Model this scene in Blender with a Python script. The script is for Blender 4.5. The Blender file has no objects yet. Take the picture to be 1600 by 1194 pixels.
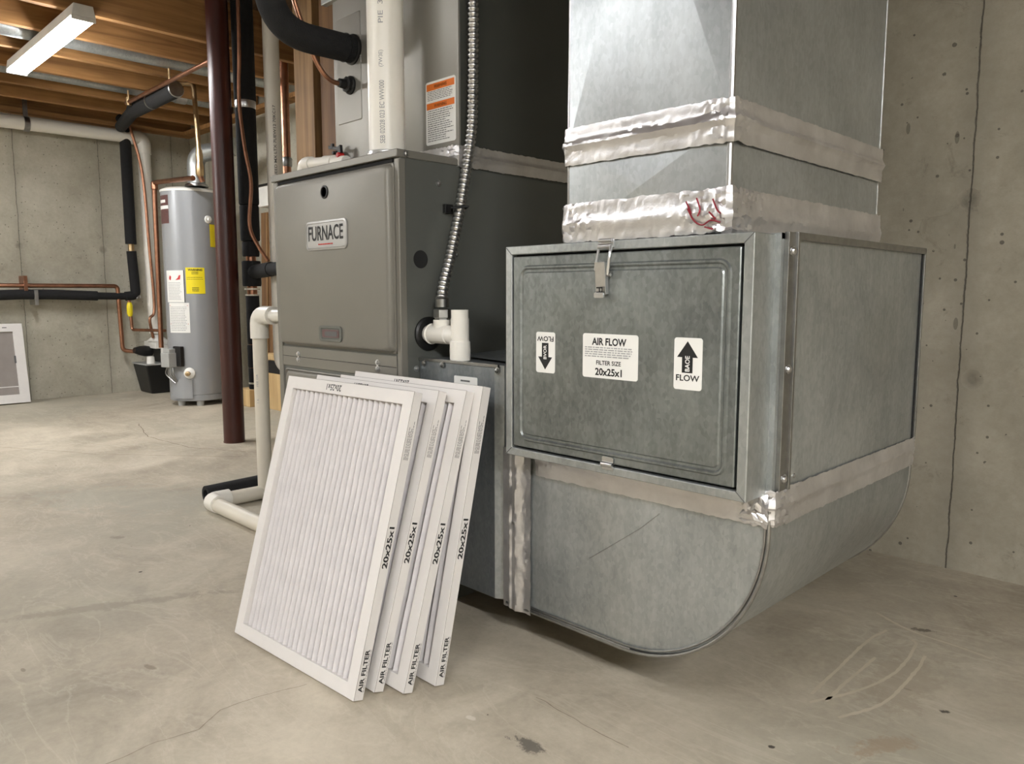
import bpy, bmesh, math, random
from math import radians as R, sin, cos, pi
from mathutils import Vector, Matrix, noise
random.seed(7)
S = 0.82                      # all numbers below are in camera heights (0.82 m); S turns them into metres
sc = bpy.context.scene
COL = sc.collection

# ---------------------------------------------------------------- camera
cd = bpy.data.cameras.new('camera'); cam = bpy.data.objects.new('camera', cd); COL.objects.link(cam)
cd.sensor_width = 36; cd.lens = 36*1196/1600; cd.clip_start = .02
cam.location = (0, 0, S)
cam.rotation_euler = (R(90)-math.atan(137/1196), 0, R(45))
sc.camera = cam
# ---------------------------------------------------------------- world, exposure
w = bpy.data.worlds.new('world'); sc.world = w; w.use_nodes = True
w.node_tree.nodes['Background'].inputs[0].default_value = (.05, .05, .05, 1)
w.node_tree.nodes['Background'].inputs[1].default_value = .1
sc.view_settings.view_transform = 'Standard'; sc.view_settings.look = 'None'
sc.view_settings.gamma = 1; sc.view_settings.use_curve_mapping = False
sc.view_settings.exposure = 2.05
LIGHT = {'far': 27.0, 'near': 10.5, 'side': 92.0, 'rear': 25.0, 'corner': 80.0}     # strength of the lamps' diffusers; side, rear and corner are added fill
LAMP_COLOR = (.985, .99, 1.0)

# ---------------------------------------------------------------- node helper
class N:
    def __init__(s, name):
        s.m = bpy.data.materials.new(name); s.m.use_nodes = True
        s.nt = s.m.node_tree; s.b = s.nt.nodes['Principled BSDF']
        s.tc = s.nt.nodes.new('ShaderNodeTexCoord'); s.obj = s.tc.outputs['Object']
    def link(s, a, b): s.nt.links.new(a, b)
    def setin(s, node, key, v):
        if hasattr(v, 'is_output') or isinstance(v, bpy.types.NodeSocket): s.link(v, node.inputs[key])
        else: node.inputs[key].default_value = v
    def noise(s, scale, detail=3, rough=.55, vec=None, dist=0):
        n = s.nt.nodes.new('ShaderNodeTexNoise'); s.setin(n, 'Vector', vec or s.obj)
        n.inputs['Scale'].default_value = scale; n.inputs['Detail'].default_value = detail
        n.inputs['Roughness'].default_value = rough; n.inputs['Distortion'].default_value = dist
        return n.outputs['Fac']
    def voro(s, scale, vec=None, out='Distance', rnd=1):
        n = s.nt.nodes.new('ShaderNodeTexVoronoi'); s.setin(n, 'Vector', vec or s.obj)
        n.inputs['Scale'].default_value = scale; n.inputs['Randomness'].default_value = rnd
        return n.outputs[out]
    def ramp(s, fac, stops):
        n = s.nt.nodes.new('ShaderNodeValToRGB'); s.link(fac, n.inputs[0]); e = n.color_ramp.elements
        while len(e) < len(stops): e.new(.5)
        for x, (p, c) in zip(e, stops):
            x.position = p; x.color = (c, c, c, 1) if not hasattr(c, '__len__') else (*c, 1)
        return n.outputs[0]
    def math(s, op, a, b=0, c=0, clamp=False):
        n = s.nt.nodes.new('ShaderNodeMath'); n.operation = op; n.use_clamp = clamp
        s.setin(n, 0, a); s.setin(n, 1, b); s.setin(n, 2, c); return n.outputs[0]
    def sep(s, vec=None):
        n = s.nt.nodes.new('ShaderNodeSeparateXYZ'); s.link(vec or s.obj, n.inputs[0]); return n.outputs
    def mapping(s, scale=(1, 1, 1), loc=(0, 0, 0), rot=(0, 0, 0)):
        n = s.nt.nodes.new('ShaderNodeMapping'); s.link(s.obj, n.inputs[0])
        n.inputs['Scale'].default_value = scale; n.inputs['Location'].default_value = loc; n.inputs['Rotation'].default_value = rot
        return n.outputs[0]
    def mix(s, fac, a, b, mode='MIX'):
        n = s.nt.nodes.new('ShaderNodeMix'); n.data_type = 'RGBA'; n.blend_type = mode
        s.setin(n, 0, fac)
        for i, v in ((6, a), (7, b)):
            if isinstance(v, tuple): v = (*v, 1) if len(v) == 3 else v
            s.setin(n, i, v)
        return n.outputs[2]
    def bump(s, h, strength=.3, dist=.01):
        n = s.nt.nodes.new('ShaderNodeBump'); s.link(h, n.inputs['Height'])
        n.inputs['Strength'].default_value = strength; n.inputs['Distance'].default_value = dist
        s.link(n.outputs[0], s.b.inputs['Normal'])
    def set(s, color=None, rough=None, metal=None, spec=None):
        for k, v in (('Base Color', color), ('Roughness', rough), ('Metallic', metal), ('Specular IOR Level', spec)):
            if v is not None:
                if isinstance(v, tuple) and len(v) == 3: v = (*v, 1)
                s.setin(s.b, k, v)
        return s.m

def srgb(r, g, b):
    f = lambda c: (c/255/12.92) if c <= 10 else ((c/255+.055)/1.055)**2.4
    return (f(r), f(g), f(b))

def plain(name, col, rough=.5, metal=0, var=.08, scale=8, bump=0, bs=60):
    n = N(name); f = n.noise(scale, 4)
    lo = tuple(c*(1-var) for c in col); hi = tuple(min(1, c*(1+var)) for c in col)
    n.set(n.ramp(f, [(.3, lo), (.7, hi)]), rough, metal)
    if bump: n.bump(n.noise(bs, 3), bump, .004)
    return n.m

def galvanized(name, lo, hi, r0, r1, metal=.75, bump=.05):
    n = N(name)
    v = n.voro(170, vec=n.mapping((1, 1, .6)), out='Color'); sp = n.math('MULTIPLY', n.sep(v)[0], 1)
    big = n.noise(5, 6, .68); st = n.noise(9, 4, .6, vec=n.mapping((5, 5, .5)))
    f = n.math('ADD', n.math('MULTIPLY', sp, .12), n.math('ADD', n.math('MULTIPLY', big, .7), n.math('MULTIPLY', st, .25)))
    n.set(n.ramp(f, [(.37, lo), (.72, hi)]), None, metal)
    rr = n.ramp(n.noise(4, 2, .5), [(.3, r0), (.7, r1)])
    n.link(rr, n.b.inputs['Roughness'])
    n.bump(n.noise(5, 1), bump, .012)
    return n.m

def foil(name):
    n = N(name)
    cr = n.noise(26, 4, .65, dist=1.0)
    n.set(n.ramp(n.noise(14, 4), [(.3, (.60, .585, .58)), (.7, (.78, .765, .76))]), n.ramp(n.noise(14, 2), [(.35, .30), (.7, .42)]), .85)
    n.bump(cr, .12, .008)
    return n.m

def concrete(name, c0, c1, c2, axis, seams, holes=(), pit=1.0):
    n = N(name); xyz = n.sep(); u = xyz[axis]; z = xyz[2]
    big = n.noise(1.1, 6, .62); med = n.noise(5.5, 6, .7); fine = n.noise(45, 4, .7)
    f = n.math('ADD', n.math('MULTIPLY', big, .55), n.math('ADD', n.math('MULTIPLY', med, .3), n.math('MULTIPLY', fine, .15)))
    col = n.ramp(f, [(.36, c0), (.5, c1), (.64, c2)])
    blot = n.ramp(n.noise(9, 6, .75, dist=.6), [(.60, 0.), (.72, 1.)])
    col = n.mix(n.math('MULTIPLY', blot, .5), col, tuple(c*.55 for c in c0))
    wob = n.math('MULTIPLY', n.math('SUBTRACT', n.noise(7, 5, .7), .5), .02)
    uu = n.math('ADD', u, wob); d = None
    for s_ in seams:
        a = n.math('ABSOLUTE', n.math('SUBTRACT', uu, s_*S))
        d = a if d is None else n.math('MINIMUM', d, a)
    h = n.math('MULTIPLY', fine, .25)
    if d is not None:
        line = n.ramp(n.math('MULTIPLY', d, 50), [(.05, 1.), (.14, 0.)])
        halo = n.ramp(n.math('MULTIPLY', d, 12), [(.0, 1.), (.7, 0.)])
        col = n.mix(n.math('MULTIPLY', n.math('MULTIPLY', halo, med), .5), col, tuple(c*.55 for c in c0))
        col = n.mix(n.math('MULTIPLY', line, .75), col, tuple(c*.25 for c in c0))
        h = n.math('SUBTRACT', h, n.math('MULTIPLY', line, 1.2))
    v = n.voro(46); rs = n.sep(n.voro(46, out='Color'))
    size = n.math('MULTIPLY', n.math('POWER', rs[0], 2.2), .27*pit)
    pits = n.math('MULTIPLY', n.math('LESS_THAN', v, size), n.math('GREATER_THAN', n.math('ADD', rs[1], n.math('MULTIPLY', n.math('SUBTRACT', med, .5), 2.5)), .38))
    col = n.mix(n.math('MULTIPLY', pits, .7), col, tuple(c*.2 for c in c0))
    vs = n.voro(13, vec=n.mapping((1, 1, .35), rot=(0, .3, 0))); sc_ = n.math('LESS_THAN', vs, .07*pit)
    col = n.mix(n.math('MULTIPLY', sc_, .55), col, tuple(c*.35 for c in c0))
    h = n.math('SUBTRACT', h, n.math('ADD', pits, sc_))
    for (hu, hz, hr) in holes:
        cx = n.nt.nodes.new('ShaderNodeCombineXYZ')
        n.link(n.math('SUBTRACT', uu, hu*S), cx.inputs[0]); n.link(n.math('SUBTRACT', z, hz*S), cx.inputs[1])
        ln = n.nt.nodes.new('ShaderNodeVectorMath'); ln.operation = 'LENGTH'; n.link(cx.outputs[0], ln.inputs[0])
        m = n.ramp(n.math('DIVIDE', n.math('ADD', ln.outputs['Value'], n.math('MULTIPLY', wob, 1.5)), hr*S*3), [(.15, 1.), (.42, 0.)])
        col = n.mix(n.math('MULTIPLY', m, .38), col, tuple(c*.3 for c in c0)); h = n.math('SUBTRACT', h, n.math('MULTIPLY', m, 1.3))
    n.set(col, .88, 0); n.bump(n.math('ADD', h, n.math('MULTIPLY', med, .6)), .55, .006)
    return n.m

def floor_mat():
    n = N('floor_concrete'); xyz = n.sep()
    c0, c1, c2 = srgb(136, 126, 110), srgb(172, 162, 144), srgb(196, 186, 167)
    st = n.mapping((1, 1, 1), rot=(0, 0, R(20)))
    big = n.noise(.9, 6, .6, vec=st, dist=.8); med = n.noise(3.2, 7, .68, dist=1.0); fine = n.noise(60, 3, .7)
    f = n.math('ADD', n.math('MULTIPLY', big, .5), n.math('ADD', n.math('MULTIPLY', med, .38), n.math('MULTIPLY', fine, .12)))
    col = n.ramp(f, [(.36, c0), (.5, c1), (.62, c2)])
    cool = n.ramp(n.noise(.7, 4, .5, vec=n.mapping(loc=(3, 1, 0))), [(.48, 0.), (.62, 1.)])
    col = n.mix(n.math('MULTIPLY', cool, .5), col, srgb(158, 154, 138))
    wisp = n.ramp(n.noise(1.6, 6, .6, vec=n.mapping((1, 3, 1), rot=(0, 0, R(-35))), dist=1.6), [(.49, 0.), (.51, 1.), (.53, 0.)])
    col = n.mix(n.math('MULTIPLY', wisp, .22), col, srgb(205, 196, 178))
    v = n.voro(9); rs = n.sep(n.voro(9, out='Color'))
    speck = n.math('MULTIPLY', n.math('LESS_THAN', v, n.math('MULTIPLY', n.math('POWER', rs[0], 3), .055)), n.math('GREATER_THAN', rs[1], .35))
    col = n.mix(n.math('MULTIPLY', speck, .85), col, srgb(50, 42, 34))
    v2 = n.voro(5, vec=n.mapping((1, 2.6, 1), rot=(0, 0, .7)))
    r2 = n.sep(n.voro(5, vec=n.mapping((1, 2.6, 1), rot=(0, 0, .7)), out='Color'))
    ch = n.math('MULTIPLY', n.math('LESS_THAN', v2, .055), n.math('GREATER_THAN', r2[1], .6))
    col = n.mix(n.math('MULTIPLY', ch, .5), col, srgb(105, 95, 80))
    # stains with a place of their own: (x, y, rx, ry, angle, colour, strength)
    for (x, y, rx, ry, a, c, k) in STAINS:
        mp = n.nt.nodes.new('ShaderNodeMapping'); mp.vector_type = 'TEXTURE'; n.link(n.obj, mp.inputs[0])
        mp.inputs['Location'].default_value = (x*S, y*S, 0); mp.inputs['Rotation'].default_value = (0, 0, a)
        mp.inputs['Scale'].default_value = (rx*S, ry*S, 1)
        ln = n.nt.nodes.new('ShaderNodeVectorMath'); ln.operation = 'LENGTH'; n.link(mp.outputs[0], ln.inputs[0])
        nn = n.noise(14, 6, .8, dist=.5)
        dd = n.math('ADD', ln.outputs['Value'], n.math('MULTIPLY', n.math('SUBTRACT', nn, .5), 3.2))
        m = n.ramp(dd, [(.45, 1.), (.75, 0.)])
        col = n.mix(n.math('MULTIPLY', m, k), col, c)
    n.set(col, n.ramp(med, [(.3, .55), (.7, .8)]), 0, .35)
    n.bump(n.math('SUBTRACT', n.math('ADD', n.math('MULTIPLY', fine, .15), n.math('MULTIPLY', med, .8)), speck), .3, .006)
    return n.m

def wood(name, lo, hi, axis, rough=.75):
    n = N(name); sc_ = [22, 22, 22]; sc_[axis] = 1.1
    g = n.noise(1.0, 5, .6, vec=n.mapping(tuple(sc_)), dist=.9); big = n.noise(1.7, 3)
    f = n.math('ADD', n.math('MULTIPLY', g, .6), n.math('MULTIPLY', big, .4))
    col = n.ramp(f, [(.36, lo), (.62, hi)])
    ks = [3.2, 3.2, 3.2]; ks[axis] = 2.0
    kn = n.ramp(n.voro(1.0, vec=n.mapping(tuple(ks))), [(.045, 1.), (.10, 0.)])
    col = n.mix(n.math('MULTIPLY', kn, .7), col, tuple(c*.3 for c in lo))
    n.set(col, rough, 0); n.bump(g, .15, .003)
    return n.m

STAINS = [(-1.12, 1.165, .075, .03, .0, srgb(82, 78, 72), .8), (-.677, 2.425, .05, .022, .5, srgb(85, 78, 68), .8), (-.496, 1.97, .018, .012, .5, srgb(60, 54, 48), .9),
          (-.723, 1.539, .010, .007, .5, srgb(50, 46, 40), .9), (-3.326, 1.022, .05, .03, .9, srgb(135, 126, 110), .7), (-2.6, .75, .55, .045, 1.15, srgb(140, 132, 116), .55),
          (-2.078, .699, .035, .012, .3, srgb(128, 118, 102), .8), (-3.9, 1.3, .8, .35, .6, srgb(160, 158, 144), .45), (-.62, 2.05, .12, .26, .1, srgb(150, 138, 120), .5),
          (-.55, 1.72, .12, .05, 1.0, srgb(150, 128, 104), .5), 
          (-1.28, 1.145, .02, .012, .2, srgb(215, 208, 195), .6),
          (-.3, 1.1, .5, .25, .4, srgb(188, 170, 146), .35)]
MAT = {
 'floor': floor_mat(),
 'wall_near': concrete('wall_concrete_near', srgb(128, 121, 106), srgb(150, 143, 127), srgb(170, 163, 147), 0, [-.794, .70, -2.29],
                       [(-.80, 1.33, .03), (-.75, .70, .03)], 1.15),
 'wall_far': concrete('wall_concrete_far', srgb(150, 145, 129), srgb(173, 168, 152), srgb(194, 189, 173), 1, [1.87, 2.59, 3.3, 1.15, .43, -.3, -1.0],
                      [(1.87, 1.45, .03), (2.59, 1.44, .03)], .7),
 'wall_back': concrete('wall_concrete_back', srgb(148, 143, 127), srgb(171, 166, 150), srgb(192, 187, 172), 0, [-7.9, -7.2, -5.2], (), .6),
 'joist': wood('joist_wood', srgb(118, 82, 44), srgb(176, 130, 78), 1),
 'stud': wood('stud_wood', srgb(110, 82, 50), srgb(160, 126, 84), 2),
 'stud_dark': wood('stud_dark_wood', srgb(92, 64, 38), srgb(128, 94, 58), 2),
 'subfloor': wood('subfloor_wood', srgb(70, 50, 32), srgb(104, 78, 50), 0),
 'plank': wood('plank_wood', srgb(170, 140, 95), srgb(205, 176, 128), 2),
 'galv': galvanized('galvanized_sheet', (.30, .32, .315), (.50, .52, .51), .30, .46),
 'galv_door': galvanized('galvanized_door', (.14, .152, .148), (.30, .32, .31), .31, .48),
 'coil_shaded': plain('coil_cabinet_shaded_side', srgb(74, 75, 70), .45, .3, .05, 5),  # cabinet grey darkened: the shade on its side is put into the colour
 'galv_duct': galvanized('galvanized_duct', (.38, .405, .41), (.56, .59, .60), .29, .38, .85),
 'galv_dark': galvanized('galvanized_boot', (.20, .22, .23), (.33, .35, .36), .32, .5),
 'foil': foil('foil_tape'),
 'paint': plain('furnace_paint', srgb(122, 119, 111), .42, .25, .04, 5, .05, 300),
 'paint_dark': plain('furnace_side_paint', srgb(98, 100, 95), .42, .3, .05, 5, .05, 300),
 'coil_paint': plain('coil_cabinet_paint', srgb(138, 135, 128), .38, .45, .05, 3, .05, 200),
 'black': plain('black_plastic', (.006, .006, .006), .45),
 'gap': plain('dark_recess', (.008, .008, .008), .9),
 'foam': plain('black_foam', (.009, .009, .0095), .9, 0, .2, 30, .4, 220),
 'pvc': plain('white_pvc', srgb(232, 228, 218), .35, 0, .03, 3),
 'pvc_old': plain('cream_pvc', srgb(212, 205, 190), .4, 0, .06, 6),
 'copper': plain('copper', (.40, .20, .125), .34, 1, .2, 20),
 'brass': plain('brass', (.50, .36, .20), .38, 1, .1, 30),
 'column': plain('red_column_paint', srgb(60, 24, 17), .38, 0, .2, 5, .08, 80),
 'tank': plain('water_heater_enamel', srgb(150, 152, 154), .3, .15, .02, 2),
 'steel': plain('bright_steel', (.58, .58, .58), .30, 1, .1, 40),
 'steel_dark': plain('dull_steel', (.33, .33, .32), .35, 1, .15, 40),
 'white_plastic': plain('white_plastic', srgb(225, 223, 216), .4),
 'grey_plastic': plain('grey_plastic', srgb(160, 160, 156), .45),
 'sticker': plain('sticker_white', srgb(226, 225, 220), .45, 0, .01),
 'yellow': plain('sticker_yellow', srgb(236, 215, 30), .45, 0, .02),
 'orange': plain('sticker_orange', srgb(218, 112, 34), .5, 0, .04),
 'ink': plain('black_ink', (.006, .006, .006), .6),
 'ink_grey': plain('grey_ink', (.10, .10, .10), .6),
 'ink_pale': plain('pale_ink', (.34, .34, .34), .6),
 'ink_red': plain('red_ink', srgb(190, 50, 45), .6),
 'marker_red': plain('red_marker', srgb(120, 14, 30), .4),
 'nameplate': plain('nameplate_silver', srgb(158, 157, 154), .35, .4, .02),
 'card': plain('filter_cardboard', srgb(216, 212, 208), .7, 0, .015, 30),
 'crease': plain('cardboard_crease', srgb(120, 112, 106), .8),
 'media': plain('filter_media', srgb(208, 204, 203), .95, 0, .05, 26, .3, 120),
 'media_grey': plain('grey_filter_media', srgb(140, 133, 128), .95, 0, .05, 14, .2, 90),
 'badge': plain('maroon_badge', srgb(92, 62, 60), .4, 0, .2, 60),
 'handle_red': plain('red_plastic', srgb(170, 24, 20), .4),
}
def emis(name, strength):
    n = N(name); n.set((.9, .9, .9), .5)
    n.b.inputs['Emission Color'].default_value = (*LAMP_COLOR, 1); n.b.inputs['Emission Strength'].default_value = strength
    return n.m

# ---------------------------------------------------------------- mesh builder
ORG = {}
def FR(Y): return lambda u, v, w: (u, Y-w, v)          # a face that looks towards -y
def SD(X): return lambda u, v, w: (X+w, u, v)          # a face that looks towards +x
def rr(u0, u1, v0, v1, r, n=5):
    if r <= 0: return [(u0, v0), (u1, v0), (u1, v1), (u0, v1)]
    o = []
    for cx, cy, a0 in ((u1-r, v0+r, -90), (u1-r, v1-r, 0), (u0+r, v1-r, 90), (u0+r, v0+r, 180)):
        for i in range(n+1):
            a = R(a0+90*i/n); o.append((cx+r*cos(a), cy+r*sin(a)))
    return o
def bend(pts, r, n=8):
    P = [Vector(p) for p in pts]; out = [P[0]]
    for i in range(1, len(P)-1):
        a, b, c = P[i-1], P[i], P[i+1]; d0 = (a-b); d1 = (c-b)
        rr_ = min(r, d0.length*.49, d1.length*.49); d0.normalize(); d1.normalize()
        p0, p1 = b+d0*rr_, b+d1*rr_
        for k in range(n+1):
            t = k/n; out.append((1-t)**2*p0 + 2*t*(1-t)*b + t*t*p1)
    out.append(P[-1]); return out
def catmull(pts, n=10):
    P = [Vector(p) for p in pts]; P = [2*P[0]-P[1]]+P+[2*P[-1]-P[-2]]; o = []
    for i in range(1, len(P)-2):
        for k in range(n):
            t = k/n
            o.append(.5*((2*P[i])+(-P[i-1]+P[i+1])*t+(2*P[i-1]-5*P[i]+4*P[i+1]-P[i+2])*t*t+(-P[i-1]+3*P[i]-3*P[i+1]+P[i+2])*t**3))
    o.append(P[-2]); return o

class MB:
    def __init__(s): s.v = []; s.f = []
    def add(s, vs, fs):
        k = len(s.v); s.v += [tuple(v) for v in vs]; s.f += [tuple(i+k for i in f) for f in fs]; return s
    def box(s, x0, x1, y0, y1, z0, z1):
        return s.add([(x0,y0,z0),(x1,y0,z0),(x1,y1,z0),(x0,y1,z0),(x0,y0,z1),(x1,y0,z1),(x1,y1,z1),(x0,y1,z1)],
                     [(0,3,2,1),(4,5,6,7),(0,1,5,4),(1,2,6,5),(2,3,7,6),(3,0,4,7)])
    def obox(s, c, a, b, d):                        # box from centre and three half-axes
        c, a, b, d = map(Vector, (c, a, b, d)); vs = []
        for k in (-1, 1):
            for (i, j) in ((-1,-1),(1,-1),(1,1),(-1,1)): vs.append(c+a*i+b*j+d*k)
        return s.add(vs, [(0,3,2,1),(4,5,6,7),(0,1,5,4),(1,2,6,5),(2,3,7,6),(3,0,4,7)])
    def loft(s, mp, rings, cap0=True, cap1=True):   # rings: [(outline, w), ...]
        n = len(rings[0][0]); vs = []; fs = []
        for o, w_ in rings: vs += [mp(u, v, w_) for u, v in o]
        for k in range(len(rings)-1):
            for i in range(n): j = (i+1) % n; fs.append((k*n+i, k*n+j, (k+1)*n+j, (k+1)*n+i))
        if cap0: fs.append(tuple(range(n))[::-1])
        if cap1: fs.append(tuple((len(rings)-1)*n+i for i in range(n)))
        return s.add(vs, fs)
    def sheet(s, mp, u0, u1, v0, v1, r=.004, w0=0, w1=.0012): return s.loft(mp, [(rr(u0, u1, v0, v1, r), w0), (rr(u0, u1, v0, v1, r), w1)])
    def poly(s, mp, outline, w0, w1): return s.loft(mp, [(outline, w0), (outline, w1)])
    def tube(s, path, r, n=16, caps=True):
        P = [Vector(p) for p in path]; m = len(P); rad = r if hasattr(r, '__len__') else [r]*m
        T = []
        for i in range(m):
            d = P[min(i+1, m-1)]-P[max(i-1, 0)]
            T.append(d.normalized() if d.length > 1e-9 else (T[-1] if T else Vector((0, 0, 1))))
        ref = Vector((0, 0, 1)) if abs(T[0].z) < .9 else Vector((1, 0, 0))
        a = (ref-T[0]*ref.dot(T[0])).normalized(); vs = []; fs = []
        for i in range(m):
            a = (a-T[i]*a.dot(T[i])).normalized(); b = T[i].cross(a)
            for k in range(n):
                t = 2*pi*k/n; vs.append(P[i]+(a*cos(t)+b*sin(t))*rad[i])
        for i in range(m-1):
            for k in range(n): j = (k+1) % n; fs.append((i*n+k, i*n+j, (i+1)*n+j, (i+1)*n+k))
        if caps: fs.append(tuple(range(n))[::-1]); fs.append(tuple((m-1)*n+k for k in range(n)))
        return s.add(vs, fs)
    def lathe(s, p, axis, prof, n=24):              # prof: [(distance along axis, radius)]
        ax = Vector(axis).normalized(); p = Vector(p)
        ref = Vector((0, 0, 1)) if abs(ax.z) < .9 else Vector((1, 0, 0)); a = (ref-ax*ref.dot(ax)).normalized(); b = ax.cross(a)
        vs = []; fs = []; m = len(prof)
        for d, r_ in prof:
            for k in range(n): t = 2*pi*k/n; vs.append(p+ax*d+(a*cos(t)+b*sin(t))*max(r_, 1e-5))
        for i in range(m-1):
            for k in range(n): j = (k+1) % n; fs.append((i*n+k, i*n+j, (i+1)*n+j, (i+1)*n+k))
        fs.append(tuple(range(n))[::-1]); fs.append(tuple((m-1)*n+k for k in range(n)))
        return s.add(vs, fs)
    def screw(s, mp, u, v, r=.007, w0=0):
        rings = []
        for rad, w_ in ((r*1.35, 0), (r*1.35, r*.25), (r, r*.3), (r*.85, r*.75), (r*.4, r)):
            rings.append(([(u+rad*cos(2*pi*k/10), v+rad*sin(2*pi*k/10)) for k in range(10)], w0+w_))
        return s.loft(mp, rings)
    def text(s, string, mp, u0, u1, v0, v1, w_=.0016, rot=0, bold=.012, thick=.0004):
        c = bpy.data.curves.new('t', 'FONT'); c.body = string; c.size = 1; c.offset = bold; c.resolution_u = 3
        o = bpy.data.objects.new('t', c); COL.objects.link(o)
        me = bpy.data.meshes.new_from_object(o); bpy.data.objects.remove(o); bpy.data.curves.remove(c)
        a = R(rot); P = [(v.co.x*cos(a)-v.co.y*sin(a), v.co.x*sin(a)+v.co.y*cos(a)) for v in me.vertices]
        x0, x1 = min(p[0] for p in P), max(p[0] for p in P); y0, y1 = min(p[1] for p in P), max(p[1] for p in P)
        vs = [mp(u0+(p[0]-x0)/(x1-x0)*(u1-u0), v0+(p[1]-y0)/(y1-y0)*(v1-v0), w_) for p in P]
        s.add(vs, [tuple(p.vertices) for p in me.polygons]); bpy.data.meshes.remove(me); return s
    def lines(s, mp, u0, u1, v0, v1, n, h=.35, w_=.0018, vertical=False, jag=.25):
        # rows of small print too small to read
        for i in range(n):
            t0, t1 = i/n, (i+h)/n
            if vertical:
                a, b = u0+(u1-u0)*t0, u0+(u1-u0)*t1; p = v0
                end = v1-(v1-v0)*random.random()*jag
                while p < end: q = min(end, p+(v1-v0)*random.uniform(.03, .12)); s.poly(mp, [(a, p), (b, p), (b, q), (a, q)], w_, w_+.0003); p = q+(v1-v0)*.02
            else:
                b, a = v1-(v1-v0)*t0, v1-(v1-v0)*t1; p = u0
                end = u1-(u1-u0)*random.random()*jag
                while p < end: q = min(end, p+(u1-u0)*random.uniform(.03, .12)); s.poly(mp, [(p, a), (q, a), (q, b), (p, b)], w_, w_+.0003); p = q+(u1-u0)*.02
        return s
    def tape(s, path, v0, v1, ridge=.012, amp=.004, seed=0, ds=.007, nv=18, lift=.0025, edge=.004, ridge_at=.5, ridge_w=.12, hot=()):
        # path: [((x,y), (nx,ny))], strip from v0 to v1 in z, wrinkled, with a ridge over the joint below it
        pts = []
        for i in range(len(path)-1):
            (a, na), (b, nb) = path[i], path[i+1]; a, b = Vector(a), Vector(b); L = (b-a).length; m = max(1, int(L/ds))
            for k in range(m): t = k/m; pts.append((a.lerp(b, t), Vector(na).lerp(Vector(nb), t)))
        pts.append((Vector(path[-1][0]), Vector(path[-1][1]))); vs = []; fs = []; n1 = nv+1; run = 0
        for i, (p, nn) in enumerate(pts):
            if i: run += (p-pts[i-1][0]).length
            e0 = noise.noise((run*34+seed, 1, 0))*edge*.7; e1 = noise.noise((run*31+seed, 5, 0))*edge*.7
            k = 1
            for (hx, hy, hr, hk) in hot:
                dd = ((p.x-hx)**2+(p.y-hy)**2)**.5
                if dd < hr: k = max(k, 1+hk*(1-dd/hr))
            for j in range(n1):
                t = j/nv; z = v0+e0+(v1+e1-v0-e0)*t
                q = Vector((run*62+seed*3, z*120, seed))
                wz = abs(noise.noise(q))*amp*k+abs(noise.noise(q*2.6))*amp*.6*k
                rd = ridge*math.exp(-((t-ridge_at-noise.noise((run*6+seed, 9, 0))*.04)/ridge_w)**2)*(1+.3*noise.noise((run*9, seed, 3)))
                if j in (0, nv): wz *= .3
                d = lift+wz+rd; vs.append((p.x+nn.x*d, p.y+nn.y*d, z+noise.noise(q*1.7)*.002*k))
        for i in range(len(pts)-1):
            for j in range(nv): fs.append((i*n1+j, (i+1)*n1+j, (i+1)*n1+j+1, i*n1+j+1))
        return s.add(vs, fs)
    def build(s, name, mat, parent=None, smooth=True, bevel=0, angle=32, recalc=True, seg=2):
        o0 = ORG.get(parent.name, (0, 0, 0)) if parent else (0, 0, 0)
        me = bpy.data.meshes.new(name)
        me.from_pydata([((x-o0[0])*S, (y-o0[1])*S, (z-o0[2])*S) for x, y, z in s.v], [], s.f)
        if recalc:
            bm = bmesh.new(); bm.from_mesh(me); bmesh.ops.recalc_face_normals(bm, faces=bm.faces[:]); bm.to_mesh(me); bm.free()
        me.materials.append(MAT[mat] if isinstance(mat, str) else mat)
        if smooth: me.shade_smooth(); me.set_sharp_from_angle(angle=R(angle))
        o = bpy.data.objects.new(name, me); COL.objects.link(o)
        if parent: o.parent = parent
        ORG[o.name] = o0
        if bevel:
            m = o.modifiers.new('bevel', 'BEVEL'); m.width = bevel*S; m.segments = seg; m.limit_method = 'ANGLE'; m.angle_limit = R(35)
            m.harden_normals = True
        return o

def islands(b):
    par = list(range(len(b.v)))
    def find(i):
        while par[i] != i: par[i] = par[par[i]]; i = par[i]
        return i
    for f in b.f:
        for i in f[1:]:
            a, c = find(f[0]), find(i)
            if a != c: par[c] = a
    groups = {}
    for f in b.f: groups.setdefault(find(f[0]), []).append(f)
    out = []
    for fs in groups.values():
        ids = sorted({i for f in fs for i in f}); mp_ = {k: j for j, k in enumerate(ids)}
        m_ = MB(); m_.add([b.v[i] for i in ids], [tuple(mp_[i] for i in f) for f in fs]); out.append(m_)
    return out
def each(b, name, mat, parent, **kw): return [m_.build(name, mat, parent, **kw) for m_ in islands(b)]
def tag(o, label, cat, group=None):
    o['label'] = label; o['category'] = cat
    if group: o['group'] = group
    return o
def thing(name, label, cat, loc, group=None, local=False):
    o = bpy.data.objects.new(name, None); COL.objects.link(o); o.empty_display_size = .05
    o.location = Vector(loc)*S; tag(o, label, cat, group); ORG[o.name] = (0, 0, 0) if local else tuple(loc); return o
def struct(o): o['kind'] = 'structure'; return o
def copy_tree(root, loc=None, rot=None, label=None):
    r = root.copy(); COL.objects.link(r)
    for ch in root.children:
        c = ch.copy(); COL.objects.link(c); c.parent = r
        for g in ch.children: d = g.copy(); COL.objects.link(d); d.parent = c
    if loc is not None: r.location = Vector(loc)*S
    if rot is not None: r.rotation_euler = rot
    if label: r['label'] = label
    return r

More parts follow.
